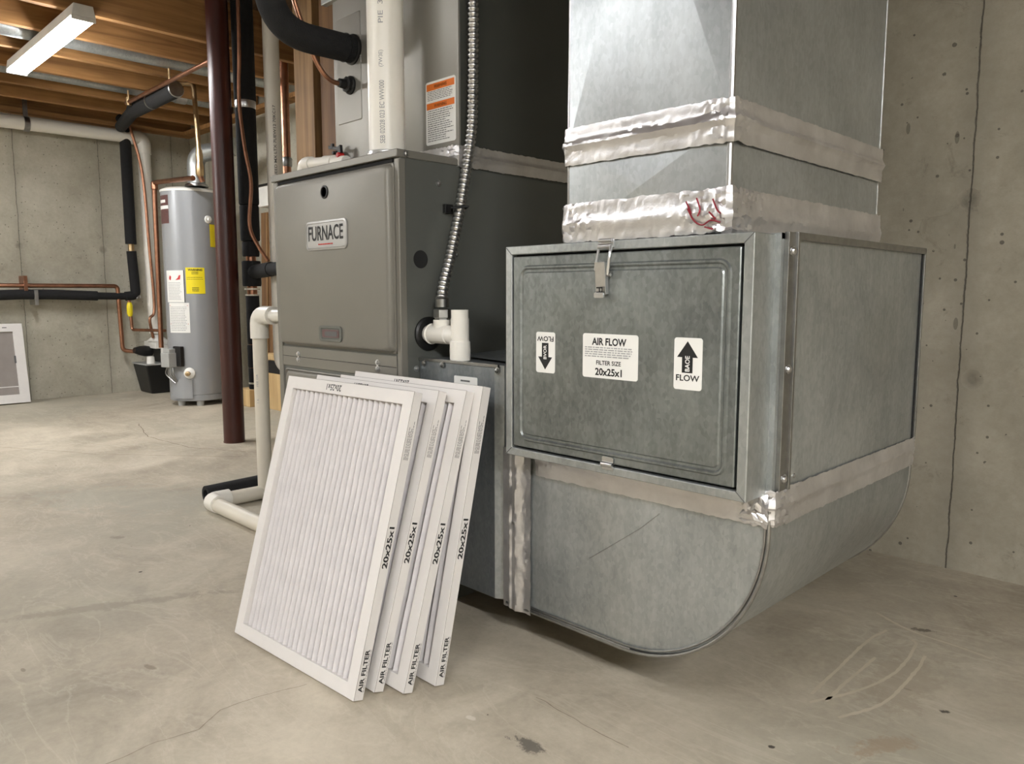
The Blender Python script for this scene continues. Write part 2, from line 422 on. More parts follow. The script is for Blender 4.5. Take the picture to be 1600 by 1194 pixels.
# ================================================================ THE ROOM
XF, YB, YL, XR, YF = -8.35, 3.05, 3.50, 3.6, -4.6      # far wall, near back wall, recessed back wall, right wall, wall behind the camera
ZJ, ZS = 2.68, 2.97                                    # joist bottoms, subfloor
struct(MB().box(XF-.2, XR+.2, YF-.2, YL+.2, -.12, 0).build('floor', 'floor', smooth=False))
struct(MB().box(XF-.2, XR+.2, YF-.2, YL+.2, ZS, ZS+.06).build('ceiling', 'subfloor', smooth=False))
struct(MB().box(XF-.2, XF, YF, YL+.2, 0, ZS).build('wall_left', 'wall_far', smooth=False))
b = MB(); b.add([(-3.2, YL, 0), (-3.2, YB, 0), (XR, YB, 0), (XR, YL+.2, 0), (-3.2, YL+.2, 0),
                 (-3.2, YL, ZS), (-3.2, YB, ZS), (XR, YB, ZS), (XR, YL+.2, ZS), (-3.2, YL+.2, ZS)],
                [(0, 1, 6, 5), (1, 2, 7, 6), (2, 3, 8, 7), (3, 4, 9, 8), (4, 0, 5, 9), (5, 6, 7, 8, 9), (4, 3, 2, 1, 0)])
struct(b.build('wall_back', 'wall_near', smooth=False))
struct(MB().box(XF, -3.2, YL, YL+.2, 0, ZS).build('wall_back_recess', 'wall_back', smooth=False))
struct(MB().box(XR, XR+.2, YF, YL+.2, 0, ZS).build('wall_right', 'wall_far', smooth=False))
struct(MB().box(XF, XR, YF-.2, YF, 0, ZS).build('wall_front', 'wall_back', smooth=False))
struct(MB().box(XF, XF+.11, YF, YL, ZJ-.04, ZJ).build('trim_1', 'joist', smooth=False))
struct(MB().box(XF+.11, -3.2, YL-.11, YL, ZJ-.04, ZJ).build('trim_2', 'joist', smooth=False))
struct(MB().box(XF, XF+.05, YF, YL, ZJ, ZS).build('trim_3', 'joist', smooth=False))

# crack lines in the slab
MAT['scrape'] = plain('pale_scrape', srgb(182, 171, 151), .9)
MAT['crackline'] = plain('crack_shadow', srgb(112, 99, 82), .95)
def crack(pts, wd, name, mat='crackline'):
    P = []
    for i in range(len(pts)-1):
        a, c = Vector(pts[i]), Vector(pts[i+1]); m = max(2, int((c-a).length/.015))
        for k in range(m): P.append(a.lerp(c, k/m))
    P.append(Vector(pts[-1])); vs = []; fs = []
    for i, p in enumerate(P):
        d = (P[min(i+1, len(P)-1)]-P[max(i-1, 0)]).normalized(); nn = Vector((-d.y, d.x))
        q = p+nn*(noise.noise((i*.31, wd*900, 0))*.006+noise.noise((i*.09, wd*500, 4))*.010); q = p+(q-p)*(.25 if mat == 'scrape' else 1); h = wd*(.5+.6*abs(noise.noise((i*.5, 7, 2))))
        vs += [(q.x-nn.x*h, q.y-nn.y*h, .0006), (q.x+nn.x*h, q.y+nn.y*h, .0006)]
    for i in range(len(P)-1): fs.append((2*i, 2*i+1, 2*i+3, 2*i+2))
    return struct(MB().add(vs, fs).build(name, mat, smooth=False, recalc=False))
crack([(-1.69, .44), (-1.707, .579), (-1.692, .666), (-1.735, .739), (-1.731, .827), (-1.697, .95)], .0011, 'floor_crack')
for pts in ([(-.743, 1.781), (-.681, 1.921), (-.647, 2.095), (-.662, 2.292), (-.682, 2.329)], [(-.757, 1.823), (-.761, 1.957), (-.771, 2.229), (-.758, 2.344)],
            [(-.717, 1.812), (-.718, 1.976), (-.716, 2.139)], [(-.665, 1.762), (-.613, 1.903), (-.611, 2.131), (-.623, 2.248)], [(-.825, 2.454), (-.71, 2.392), (-.569, 2.374), (-.486, 2.359)]):
    crack([tuple(v)[:2] for v in catmull([(x, y, 0) for x, y in pts], 4)], .0075, 'floor_scrape', 'scrape')
for pts in ([(-1.241, 1.308), (-1.131, 1.303), (-.937, 1.307)], [(-1.227, 1.330), (-1.113, 1.322), (-.958, 1.316)]):
    crack(pts, .0022, 'floor_scrape', 'scrape')
crack([(-1.236, 1.318), (-1.125, 1.312), (-.945, 1.311)], .0012, 'floor_scratch')
crack([(-6.2, 2.1), (-5.6, 1.95), (-5.0, 2.0), (-4.6, 2.2)], .004, 'floor_crack')
crack([(-6.3, .9), (-5.2, 1.5), (-4.6, 2.0), (-4.0, 2.6)], .003, 'floor_crack')

# ceiling joists
def joist(x, y0, y1, label):
    o = MB().box(x-.025, x+.025, y0, y1, ZJ, ZS).build('ceiling_joist', 'joist', smooth=False, bevel=.002)
    tag(o, label, 'joist', 'wooden joists under the ceiling')
ords = ['between the far wall and the grey duct', 'second out from the far wall', 'third out from the far wall', 'fourth out from the far wall',
        'just behind the lamp', 'over the far half of the lamp', 'over the near end of the lamp, next to the red column']
xs = [-8.05+.4*0, -7.85+.02, -7.33, -6.81, -6.29, -5.77, -5.25]
for i, x in enumerate(xs[1:]): joist(x, YF, YL-.01, 'exposed wooden ceiling joist ' + ords[i+1])
# ducts and conduit running between the joists
def bayduct(x, y0, y1, z, rad, label):
    t = thing('ceiling_conduit', label, 'conduit', (x, y0, z-rad), 'silver pipes between the joists')
    MB().tube([(x, y0, z), (x, y1, z)], rad, 20).build('pipe', 'galv', t)
    b = MB()
    for y in (y0+.3*(y1-y0), y1-.45):
        b.tube([(x, y, z), (x, y+.09, z)], rad*1.12, 20)
    each(b, 'coupling', 'steel', t)
bayduct(-6.03, -1.2, 3.3, 2.742, .062, 'silver metal pipe between joists beyond the middle of the lamp')
bayduct(-7.07, -1.2, 3.3, 2.742, .052, 'thinner silver metal pipe between joists beyond the far end of the lamp')

# ================================================================ LAMPS
def lamp(x0, x1, y0, y1, key, label):
    t = thing('shop_light', label, 'ceiling light', ((x0+x1)/2, (y0+y1)/2, 2.60), 'long ceiling lamps')
    b = MB(); b.loft(lambda u, v, w_: (w_, u, v), [([(y0, 2.612), (y1, 2.612), (y1-.012, ZJ), (y0+.012, ZJ)], x0), ([(y0, 2.612), (y1, 2.612), (y1-.012, ZJ), (y0+.012, ZJ)], x1)])
    b.build('housing', 'white_plastic', t, bevel=.004)
    b = MB(); b.box(x0+.02, x1-.02, y0+.008, y1-.008, 2.592, 2.611)
    b.build('diffuser', emis('lamp_diffuser_'+key, LIGHT[key]), t, bevel=.006)
    b = MB(); b.box(x0, x0+.02, y0, y1, 2.59, 2.612); b.box(x1-.02, x1, y0, y1, 2.59, 2.612); each(b, 'end_cap', 'white_plastic', t, bevel=.003)
lamp(-6.65, -5.08, 1.48, 1.61, 'far', 'long glowing white lamp under the joists at the upper left')
lamp(-3.75, -2.15, -.84, -.70, 'near', 'long glowing white lamp on the ceiling in front of the furnace')
lamp(1.5, 3.1, -1.0, -.86, 'side', 'added unseen fill lamp on the ceiling behind the camera, towards the right wall')  # added fill for faces turned right and the near back wall
lamp(-.9, .7, -1.35, -1.21, 'rear', 'added unseen fill lamp on the ceiling straight behind the camera')  # added out-of-view fill for the filter fronts and foreground floor
lamp(-7.7, -6.1, -2.4, -2.26, 'corner', 'added unseen fill lamp on the ceiling in the far left part of the basement')  # put in to lift the far wall without brightening the mid floor

# ================================================================ RETURN DUCT (tall galvanized drop)
DX0, DX1, DY0, DY1 = -1.222, -.797, 1.41, 2.20
t = thing('return_duct', 'tall square galvanized duct standing on the filter box and reaching the ceiling', 'duct', (-1.0, 1.8, 1.125))
def xpanel(b, mp, u0, u1, v0, v1, bulge):           # sheet with a pressed X that lifts its middle
    cu, cv = (u0+u1)/2, (v0+v1)/2
    b.add([mp(u0, v0, 0), mp(u1, v0, 0), mp(u1, v1, 0), mp(u0, v1, 0), mp(cu, cv, bulge)], [(0, 1, 4), (1, 2, 4), (2, 3, 4), (3, 0, 4)])
def ductsec(z0, z1, name, bulge):
    b = MB(); xpanel(b, FR(DY0), DX0, DX1, z0, z1, bulge); xpanel(b, SD(DX1), DY0, DY1, z0, z1, bulge)
    xpanel(b, lambda u, v, w_: (u, DY1+w_, v), DX1, DX0, z0, z1, bulge*.3); xpanel(b, lambda u, v, w_: (DX0-w_, u, v), DY1, DY0, z0, z1, bulge*.3)
    return b.build(name, 'galv_duct', t, smooth=False, recalc=False)
ductsec(1.345, 2.5, 'upper_section', .016); ductsec(1.125, 1.345, 'lower_section', .006); ductsec(2.5, ZS, 'top_section', .006)
b = MB()
b.tube([(DX1-.002, DY0+.002, 1.125), (DX1-.002, DY0+.002, ZS)], .0065, 10); b.tube([(DX0+.002, DY0+.002, 1.125), (DX0+.002, DY0+.002, ZS)], .004, 8)
b.tube([(DX1-.002, DY1-.002, 1.125), (DX1-.002, DY1-.002, ZS)], .004, 8)
each(b, 'corner_seam', 'steel', t)
pth = [((DX0-.004, DY1), (-1, 0)), ((DX0-.004, DY0-.001), (-1, -.1)), ((DX0, DY0-.004), (-.1, -1)), ((DX1, DY0-.004), (.1, -1)), ((DX1+.006, DY0-.002), (.75, -.7)), ((DX1+.004, DY0+.004), (1, 0)), ((DX1+.003, DY1), (1, 0))]
hot = [(DX1, DY0, .10, 2.2), (DX0, DY0, .05, 1.6)]
MB().tape(pth, 1.300, 1.386, .008, .0020, 3, .006, 14, .004, .003, .52, .10, hot).build('foil_tape', 'foil', t, angle=22, recalc=False)
MB().tape(pth, 1.122, 1.212, .005, .0028, 8, .006, 14, .006, .004, .45, .16, [(DX1, DY0, .14, 2.6), (DX0, DY0, .10, 2.0)]).build('foil_tape', 'foil', t, angle=20, recalc=False)
# red marker smears on the lower tape
b = MB()
for pts in ([(-.88, 1.175), (-.865, 1.150), (-.845, 1.140), (-.825, 1.148), (-.805, 1.143)], [(-.885, 1.19), (-.872, 1.165)], [(-.83, 1.165), (-.815, 1.150)], [(-.86, 1.195), (-.852, 1.172), (-.856, 1.158)], [(-.84, 1.136), (-.82, 1.130)], [(-.822, 1.19), (-.812, 1.168), (-.803, 1.160)]):
    b.tube(catmull([(x, DY0-.019-.003*noise.noise((x*90, z*90, 0)), z) for x, z in pts], 6), .0018, 6)
each(b, 'marker_smear', 'marker_red', t)

# ================================================================ FILTER BOX (rack with the access door)
BX0, BX1 = -1.383, -.712
t = thing('filter_box', 'galvanized filter box with latched access door and air flow stickers', 'filter box', (-1.04, 1.85, .592))
b = MB(); b.add([(-1.375, 1.445, .592), (-.70, 1.445, .592), (-.70, 2.278, .592), (-1.375, 2.278, .592), (-1.375, 1.445, 1.12), (-.70, 1.445, 1.12), (-.70, 2.278, 1.12), (-1.375, 2.278, 1.12)],
     [(0, 3, 2, 1), (4, 5, 6, 7), (0, 1, 5, 4), (2, 3, 7, 6), (3, 0, 4, 7)])
b.build('casing', 'galv', t, smooth=False, recalc=False)
b = MB()                                            # side panel: one long crease corner to corner
u0, u1, v0, v1 = 1.50, 2.278, .592, 1.108; mp = SD(-.70)
b.add([mp(1.445, v0, 0), mp(u0, v0, 0), mp(u0, v1, 0), mp(1.445, v1, 0), mp(u1, v0, 0), mp(u1, v1, 0), mp(u0+.30, v0+.30, .010)],
      [(0, 1, 2, 3), (1, 4, 6), (4, 5, 6), (5, 2, 6), (2, 1, 6)])
b.build('side_panel', 'galv', t, smooth=False, recalc=False)
b = MB(); b.box(-.705, -.692, 1.50, 2.284, 1.108, 1.124); b.box(-1.375, -.692, 2.276, 2.284, .60, 1.124); b.build('top_flange', 'steel_dark', t, bevel=.0015)
b = MB(); b.box(-.706, -.697, 2.268, 2.2745, .60, 1.108); b.build('rear_gap', 'gap', t)
b = MB(); b.box(-.70, -.690, 1.457, 1.462, .60, 1.122); b.box(-.70, -.692, 1.462, 1.492, .60, 1.122); b.box(-.70, -.687, 1.492, 1.50, .60, 1.122)
b.build('side_flange', 'steel_dark', t, bevel=.001)
b = MB()
for z in (1.085, .85, .625): b.screw(SD(-.692), 1.478, z, .0075)
b.screw(SD(-.70), 1.54, .62, .005)
each(b, 'screw', 'steel', t)
# front collar: four mitred rims and the sleeve behind them
b = MB(); o = [(BX0, .592), (BX1, .592), (BX1, 1.118), (BX0, 1.118)]; i_ = [(BX0+.022, .612), (BX1-.022, .612), (BX1-.022, 1.097), (BX0+.022, 1.097)]
mp = FR(1.36); vs = [mp(u, v, 0) for u, v in o]+[mp(u, v, 0) for u, v in i_]+[mp(u, v, -.085) for u, v in o]+[mp(u, v, -.02) for u, v in i_]
b.add(vs, [(0, 1, 5, 4), (1, 2, 6, 5), (2, 3, 7, 6), (3, 0, 4, 7), (1, 0, 8, 9), (2, 1, 9, 10), (3, 2, 10, 11), (0, 3, 11, 8), (4, 5, 13, 12), (5, 6, 14, 13), (6, 7, 15, 14), (7, 4, 12, 15)])
b.build('front_frame', 'galv', t, bevel=.003, recalc=False)
b = MB()
for (u, v), (u2, v2) in zip(o, i_): 
    p, q = Vector(mp(u, v, .0004)), Vector(mp(u2, v2, .0004)); b.tube([p.lerp(q, .08), q], .0009, 5)
each(b, 'mitre_line', 'ink_grey', t)
MB().poly(mp, i_, -.03, -.018).build('door_shadow_gap', 'gap', t)
dr = lambda k: rr(BX0+.027+k, BX1-.028-k, .618+k, 1.092-k, .004+k*.0)
b = MB(); rg = [(rr(BX0+.027, BX1-.028, .618, 1.092, .003), -.018), (rr(BX0+.027, BX1-.028, .618, 1.092, .003), -.003), (rr(BX0+.029, BX1-.030, .620, 1.090, .003), -.001)]
def er(k, r): return rr(-1.335+k, -.757-k, .635+k, 1.070-k, r)
rg += [(er(0, .028), -.001), (er(.003, .025), .0035), (er(.007, .021), .0035), (er(.011, .017), -.0005), (er(.016, .014), -.0005), (er(.019, .012), .0025), (er(.026, .008), .0028)]
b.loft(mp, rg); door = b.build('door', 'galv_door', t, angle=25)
# latch on the top edge of the door
lt = MB(); cx = -1.062
lt.loft(mp, [(rr(cx-.019, cx+.019, 1.100, 1.122, .003), -.001), (rr(cx-.019, cx+.019, 1.100, 1.122, .003), .004)])
lt.tube([(cx-.018, 1.352, 1.106), (cx+.018, 1.352, 1.106)], .005, 10)
lt.tube([(cx-.018, 1.352, 1.118), (cx+.018, 1.352, 1.118)], .004, 10)
latch = lt.build('latch', 'steel', t, bevel=.0008)
b = MB(); b.tube(bend([(cx-.017, 1.350, 1.098), (cx-.020, 1.343, 1.055), (cx-.019, 1.343, 1.052)], .004), .0032, 8)
b.tube(bend([(cx+.018, 1.350, 1.106), (cx+.022, 1.340, 1.085), (cx+.014, 1.343, 1.043)], .02), .0036, 8); b.tube([(cx-.018, 1.350, 1.104), (cx+.019, 1.350, 1.104)], .0036, 8)
b.build('wire_bail', 'steel', latch)
b = MB(); b.obox((cx-.006, 1.344, 1.035), (.0135, 0, 0), (0, .0015, .0003), (0, -.004, .036)); b.obox((cx-.019, 1.349, 1.035), (.001, 0, 0), (0, .006, 0), (0, -.002, .035)); b.obox((cx+.007, 1.349, 1.035), (.001, 0, 0), (0, .006, 0), (0, -.002, .035))
b.loft(FR(1.342), [(rr(cx-.018, cx+.008, .992, 1.004, .003), .0), (rr(cx-.018, cx+.008, .992, 1.004, .003), .006)])
b.tube([(cx-.016, 1.350, 1.043), (cx+.018, 1.350, 1.043)], .0042, 10)
b.build('lever', 'steel', latch, bevel=.0008)
b = MB(); b.poly(FR(1.3445), [(cx-.014, 1.003), (cx+.003, 1.003), (cx+.003, 1.006), (cx-.014, 1.006)], .004, .0045); b.poly(FR(1.3445), [(cx-.014, 1.013), (cx+.003, 1.013), (cx+.003, 1.016), (cx-.014, 1.016)], .004, .0045)
b.poly(FR(1.3445), [(cx-.007, 1.005), (cx-.004, 1.005), (cx-.004, 1.014), (cx-.007, 1.014)], .004, .0045); b.poly(FR(1.3445), [(cx+.001, 1.005), (cx+.003, 1.005), (cx+.003, 1.014), (cx+.001, 1.014)], .004, .0045)
b.build('stamped_mark', 'ink', latch)
b = MB(); b.loft(mp, [(rr(-1.067, -1.035, .604, .634, .003), 0), (rr(-1.067, -1.035, .604, .634, .003), .004)]); b.tube([(-1.067, 1.355, .617), (-1.035, 1.355, .617)], .006, 12); b.build('bottom_clip', 'steel', t, bevel=.001)
# stickers
mD = FR(1.36-.0028)
st1 = MB().sheet(mD, -1.126, -.972, .812, .912, .006).build('air_flow_sticker', 'sticker', t)
for nm_, s_, a_, bo_ in (('heading_lettering', 'AIR FLOW', (-1.099, -1.003, .886, .903), .03), ('size_lettering', '20x25x1', (-1.089, -1.014, .818, .835), .03), ('caption_lettering', 'FILTER SIZE', (-1.086, -1.017, .842, .852), .02)):
    MB().text(s_, mD, *a_, bold=bo_).build(nm_, 'ink', st1, smooth=False, recalc=False)
MB().lines(mD, -1.119, -.985, .857, .882, 5, .45, jag=.08).build('fine_print', 'ink_pale', st1, smooth=False)
def arrow(mp_, c, v0, v1, hw, sw, up):
    k = 1 if up else -1; tip = v1 if up else v0; tail = v0 if up else v1; nk = tip-k*hw*1.35
    return [(c-sw, tail), (c+sw, tail), (c+sw, nk), (c+hw, nk), (c, tip), (c-hw, nk), (c-sw, nk)]
st2 = MB().sheet(mD, -.881, -.815, .805, .912, .006).build('up_arrow_sticker', 'sticker', t)
b = MB(); b.poly(mD, arrow(mD, -.849, .840, .905, .0245, .0125, True), .0013, .0017); b.text('FLOW', mD, -.875, -.820, .823, .836, bold=.02); b.build('arrow', 'ink', st2, smooth=False)
MB().text('BAOE', mD, -.854, -.843, .843, .875, rot=90, w_=.0021, bold=.02).build('lettering', 'sticker', st2, smooth=False, recalc=False)
st3 = MB().sheet(mD, -1.273, -1.212, .812, .910, .006).build('down_arrow_sticker', 'sticker', t)
b = MB(); b.poly(mD, arrow(mD, -1.243, .820, .884, .0225, .0105, False), .0013, .0017); b.text('FLOW', mD, -1.269, -1.216, .888, .900, rot=180, bold=.02); b.build('arrow', 'ink', st3, smooth=False)
MB().text('BVOR', mD, -1.248, -1.238, .845, .879, rot=90, w_=.0021, bold=.02).build('lettering', 'sticker', st3, smooth=False, recalc=False)

# ================================================================ RETURN ELBOW
EX0, EX1, EY0, EY1, EZ0, EZ1 = -1.465, -.70, 1.45, 2.284, .145, .592
er_, ecx, ecz = .37, -1.072, .515
def eprof(k=0, n=20):
    p = [(EX0, EZ0+k)]
    for i in range(n+1):
        a = R(-90+90*i/n); p.append((ecx+(er_-k)*cos(a)+0, ecz+(er_-k)*sin(a)))
    p.append((EX1-k-.002, EZ1)); return p
t = thing('return_elbow', 'curved galvanized duct elbow below the filter box, just off the floor', 'duct', (-1.08, 1.85, .145))
P = eprof(); n = len(P)
b = MB(); vs = [(x, EY0, z) for x, z in P]+[(x, EY1, z) for x, z in P]; b.add(vs, [(i, i+1, n+i+1, n+i) for i in range(n-1)]); b.build('curved_wrap', 'galv', t, angle=40)
b = MB(); Q = eprof(.004); tl = (EX0, EZ1)
ccx, ccz = -1.10, .40                                   # pressed crease meets near the middle of the cheek
vs = [(x, EY0+.0, z) for x, z in Q]+[(tl[0], EY0, tl[1]), (-1.17, EY0-.005, .345)]; c_ = len(vs)-1
fs = [(i, i+1, c_) for i in range(len(Q)-1)]+[(len(Q)-1, len(Q), c_), (len(Q), 0, c_)]
b.add(vs, fs); b.build('front_cheek', 'galv', t, smooth=False)
b = MB(); b.poly(lambda u, v, w_: (u, EY1-w_, v), [*Q, tl], 0, .003); b.build('back_cheek', 'galv', t, smooth=False)
b = MB()
for k, yy, r_ in ((0, EY0-.006, .0045), (.010, EY0-.003, .003)):
    b.tube([(x, yy, z) for x, z in eprof(k)], r_, 8)
b.tube([(x, EY1, z) for x, z in eprof(0)], .004, 8)
each(b, 'edge_seam', 'steel_dark', t)
b = MB(); b.tube([(-1.08+.07*i, EY0-.003, .142) if False else (x, EY0-.0055, z) for i, (x, z) in enumerate(eprof(.005)[:3])], .002, 6); b.build('seam_highlight', 'steel', t)
MB().tube([(-1.17, EY0-.0055, .345), (-1.02, EY0-.0035, .455), (-.97, EY0-.0025, .50)], .0007, 5).build('crease_line', 'steel_dark', t)
# tape below the filter box, round the corner and along the side
pth = [((EX0+.11, EY0-.003), (0, -1)), ((EX1-.002, EY0-.003), (.1, -1)), ((EX1+.004, EY0-.001), (.75, -.7)), ((EX1+.002, EY0+.004), (1, 0)), ((EX1+.001, EY1), (1, 0))]
MB().tape(pth, .525, .603, .004, .0020, 14, .006, 14, .003, .004, .6, .14, [(EX1, EY0, .13, 3.2), (EX1, EY1, .04, 1.5)]).build('foil_tape', 'foil', t, angle=22, recalc=False)
pth = [((EX0-.012, EY0-.002), (0, -1)), ((EX0+.095, EY0-.004), (0, -1))]
b = MB().tape(pth, .135, .585, 0, .005, 21, .006, 50, .004, .004, .5, .2)
b.v = [(x, y-.010*math.exp(-((x-(EX0+.045))/.016)**2)-.006*math.exp(-((x-(EX0+.018))/.006)**2), z) for x, y, z in b.v]
b.build('foil_tape', 'foil', t, angle=22, recalc=False)
b = MB()
for k in range(16):
    a = random.uniform(0, 6.28); x, z = -.725+random.uniform(-.035, .02), .565+random.uniform(-.02, .02); y = EY0-.012-random.random()*.014
    d = Vector((cos(a), -.3, sin(a)))*.014; e = Vector((-sin(a), random.uniform(-.6, .2), cos(a)))*.007
    b.add([Vector((x, y, z))-d, Vector((x, y, z))+e, Vector((x, y, z))+d, Vector((x, y+.004, z))-e], [(0, 1, 2, 3)])
b.build('crumpled_tape', 'foil', t, smooth=False, recalc=False)

# ================================================================ DUCT BOOT between furnace and elbow
t = thing('duct_boot', 'dark galvanized connector box between the furnace and the curved elbow, with a barcode label', 'duct connector', (-1.68, 1.8, .14))
MB().box(-1.845, -1.515, 1.447, 2.2, .14, .805).build('box', 'galv_dark', t, bevel=.002)
b = MB(); b.add([(-1.515, 1.447, .14), (-1.492, 1.462, .14), (-1.492, 1.462, .805), (-1.515, 1.447, .805)], [(0, 1, 2, 3)]); b.box(-1.515, -1.492, 1.462, 2.2, .14, .805); b.build('edge_flange', 'galv', t, smooth=False)
b = MB(); b.box(-1.492, -1.466, 1.475, 2.2, .15, .80); b.build('collar', 'galv_dark', t)
b = MB(); b.box(-1.847, -1.50, 1.444, 1.452, .800, .809); b.build('top_lip', 'steel_dark', t, bevel=.001)
b = MB()
for u in (-1.822, -1.735, -1.50): b.screw(FR(1.444), u, .793, .007)
each(b, 'screw', 'steel_dark', t)
l = MB().sheet(FR(1.447), -1.684, -1.585, .69, .766, .004).build('barcode_label', 'sticker', t)
b = MB(); x = -1.668
while x < -1.602: wd = random.choice([.0012, .002, .003]); b.poly(FR(1.447), [(x, .722), (x+wd, .722), (x+wd, .742), (x, .742)], .0014, .0018); x += wd+random.choice([.0012, .002])
b.lines(FR(1.447), -1.655, -1.615, .750, .756, 1, .8, .0014, jag=0); b.build('barcode', 'ink_grey', l, smooth=False)
b = MB().tape([((-1.495, 1.455), (0, -1)), ((-1.47, 1.462), (0, -1))], .14, .16, 0, .004, 2, .003, 8)
t2 = t
b = MB()
b.add([(-1.80, 1.56, .812), (-1.50, 1.50, .812), (-1.50, 1.72, .835), (-1.72, 1.75, .83)], [(0, 1, 2, 3)]); b.add([(-1.66, 1.60, .815), (-1.44, 1.50, .818), (-1.44, 1.66, .822)], [(0, 1, 2)])
b.build('loose_flap', 'galv_dark', t, smooth=False, recalc=False)

# ================================================================ FURNACE
FX0, FX1, FY0, FY1, FZ = -2.59, -1.847, 1.385, 2.55, 1.42
t = thing('furnace', 'grey furnace cabinet with raised door and nameplate, next to the filter stack', 'furnace', (-2.22, 1.95, 0))
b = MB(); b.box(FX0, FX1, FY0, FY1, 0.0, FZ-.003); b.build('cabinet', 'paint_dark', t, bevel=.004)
b = MB(); b.box(FX0-.001, FX0+.028, FY0-.006, FY0+.02, .01, 1.395); b.box(FX1-.020, FX1+.001, FY0-.006, FY0+.02, .01, 1.395); each(b, 'corner_post', 'paint', t, bevel=.003)
b = MB(); b.box(FX0-.004, FX1+.004, FY0-.014, 1.616, 1.397, FZ); b.build('top_cap', 'paint', t, bevel=.003)
b = MB(); b.box(FX0+.03, FX1-.03, FY0-.004, FY0+.01, 1.386, 1.396); b.build('door_gap', 'gap', t)
mF = FR(FY0)
def fdoor(z0, z1, nm, d=.030):
    b = MB(); q = lambda k, r: rr(-2.548+k, -1.868-k, z0+k, z1-k, r)
    b.loft(mF, [(q(0, .012), 0), (q(0, .012), .006), (q(.004, .014), .008), (q(.006, .02), d-.008), (q(.010, .024), d-.002), (q(.016, .022), d)])
    return b.build(nm, 'paint', t, angle=50)
ud = fdoor(.822, 1.384, 'upper_door'); ld = fdoor(.04, .735, 'lower_door', .010)
b = MB(); b.box(-2.564, -1.874, FY0-.004, FY0+.003, .745, .815); b.build('middle_rail', 'paint', t, bevel=.002)
MB().box(-2.564, -1.874, FY0-.0048, FY0-.0038, .7790, .7805).build('rail_joint', 'gap', t)
b = MB()
for u in (-2.453, -1.971):
    for z in (.789, .770): b.screw(FR(FY0-.004), u, z, .0075)
b.screw(FR(FY0-.010), -1.905, .722, .008)
b.screw(SD(FX1), 1.395+.01, 1.408, .007, .004)
for (u, z) in ((1.53, 1.336), (1.435, .775), (1.545, 1.0), (1.60, 1.125)): b.screw(SD(FX1), u, z, .007)
each(b, 'screw', 'steel', t)
mU = FR(FY0-.030)
b = MB(); c = (-2.209, 1.3276)
b.loft(mU, [([(c[0]+r_*cos(2*pi*k/24), c[1]+r_*sin(2*pi*k/24)) for k in range(24)], w_) for r_, w_ in ((.021, 0), (.021, .003), (.016, .004), (.0155, -.001))])
b.build('sight_port', 'black', t)
np_ = MB().loft(mU, [(rr(-2.326, -2.081, 1.1438, 1.2377, .018), 0), (rr(-2.326, -2.081, 1.1438, 1.2377, .018), .004), (rr(-2.320, -2.087, 1.1496, 1.2318, .014), .005), (rr(-2.318, -2.089, 1.1516, 1.2298, .013), .0035)]).build('nameplate', 'nameplate', t, angle=20)
MB().text('FURNACE', mU, -2.310, -2.101, 1.1741, 1.2220, w_=.0042, bold=.018).build('lettering', 'ink', np_, smooth=False, recalc=False)
MB().lines(mU, -2.249, -2.161, 1.1584, 1.1643, 1, .7, .0042, jag=0).build('small_lettering', 'ink_red', np_, smooth=False)
bd = MB().loft(mU, [(rr(-2.261, -2.127, 0.8465, 0.8973, .012), 0), (rr(-2.261, -2.127, 0.8465, 0.8973, .012), .004), (rr(-2.251, -2.137, 0.8543, 0.8895, .006), .004), (rr(-2.248, -2.140, 0.8562, 0.8875, .006), .001)]).build('door_badge', 'paint_dark', t, angle=20)
b = MB(); b.sheet(mU, -2.244, -2.144, 0.8592, 0.8846, .004, .001, .0022); b.build('maroon_inlay', 'badge', bd)
MB().loft(mU, [(rr(-2.228, -2.154, 0.8631, 0.8797, .003), .0022), (rr(-2.228, -2.154, 0.8631, 0.8797, .003), .0026), (rr(-2.225, -2.156, 0.8650, 0.8778, .003), .0026)]).build('inlay_outline', 'ink_grey', bd)
# openings in the side
def sdisc(u, v, r_, w0, w1, n=28): return [([(u+r_*cos(2*pi*k/n), v+r_*sin(2*pi*k/n)) for k in range(n)], w0), ([(u+r_*cos(2*pi*k/n), v+r_*sin(2*pi*k/n)) for k in range(n)], w1)]
b = MB(); b.loft(SD(FX1), sdisc(1.457, 1.105, .027, .0002, .0012)); b.build('knockout_hole', 'gap', t)
b = MB(); b.lathe((FX1, 1.482, .880), (1, 0, 0), [(0, .052), (.006, .052), (.010, .046), (.010, .034), (.002, .033)], 32); b.build('rubber_grommet', 'black', t)

# ================================================================ EVAPORATOR COIL CABINET
t = thing('coil_cabinet', 'grey coil cabinet sitting on top of the furnace, with an orange and white warning sticker', 'cabinet', (-2.2, 2.1, FZ))
b = MB(); b.box(-2.545, FX1, 1.620, FY1, FZ, ZS-.02); b.build('cabinet', 'coil_shaded', t, bevel=.003)
mC = FR(1.620)
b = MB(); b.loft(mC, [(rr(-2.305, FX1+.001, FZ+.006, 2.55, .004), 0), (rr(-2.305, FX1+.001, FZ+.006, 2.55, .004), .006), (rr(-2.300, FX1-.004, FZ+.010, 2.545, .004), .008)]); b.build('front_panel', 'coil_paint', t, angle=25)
b = MB(); b.loft(mC, [(rr(-2.543, -2.325, FZ+.006, 2.55, .004), 0), (rr(-2.543, -2.325, FZ+.006, 2.55, .004), .006), (rr(-2.540, -2.328, FZ+.01, 2.545, .004), .007)])
b.loft(mC, [(rr(-2.52, -2.365, 1.62, 1.99, .006), .007), (rr(-2.517, -2.368, 1.623, 1.987, .006), .0095)]); b.build('line_access_panel', 'coil_paint', t, angle=20)
MB().box(-2.325, -2.305, 1.616, 1.619, FZ, 2.55).build('panel_gap', 'gap', t)
b = MB()
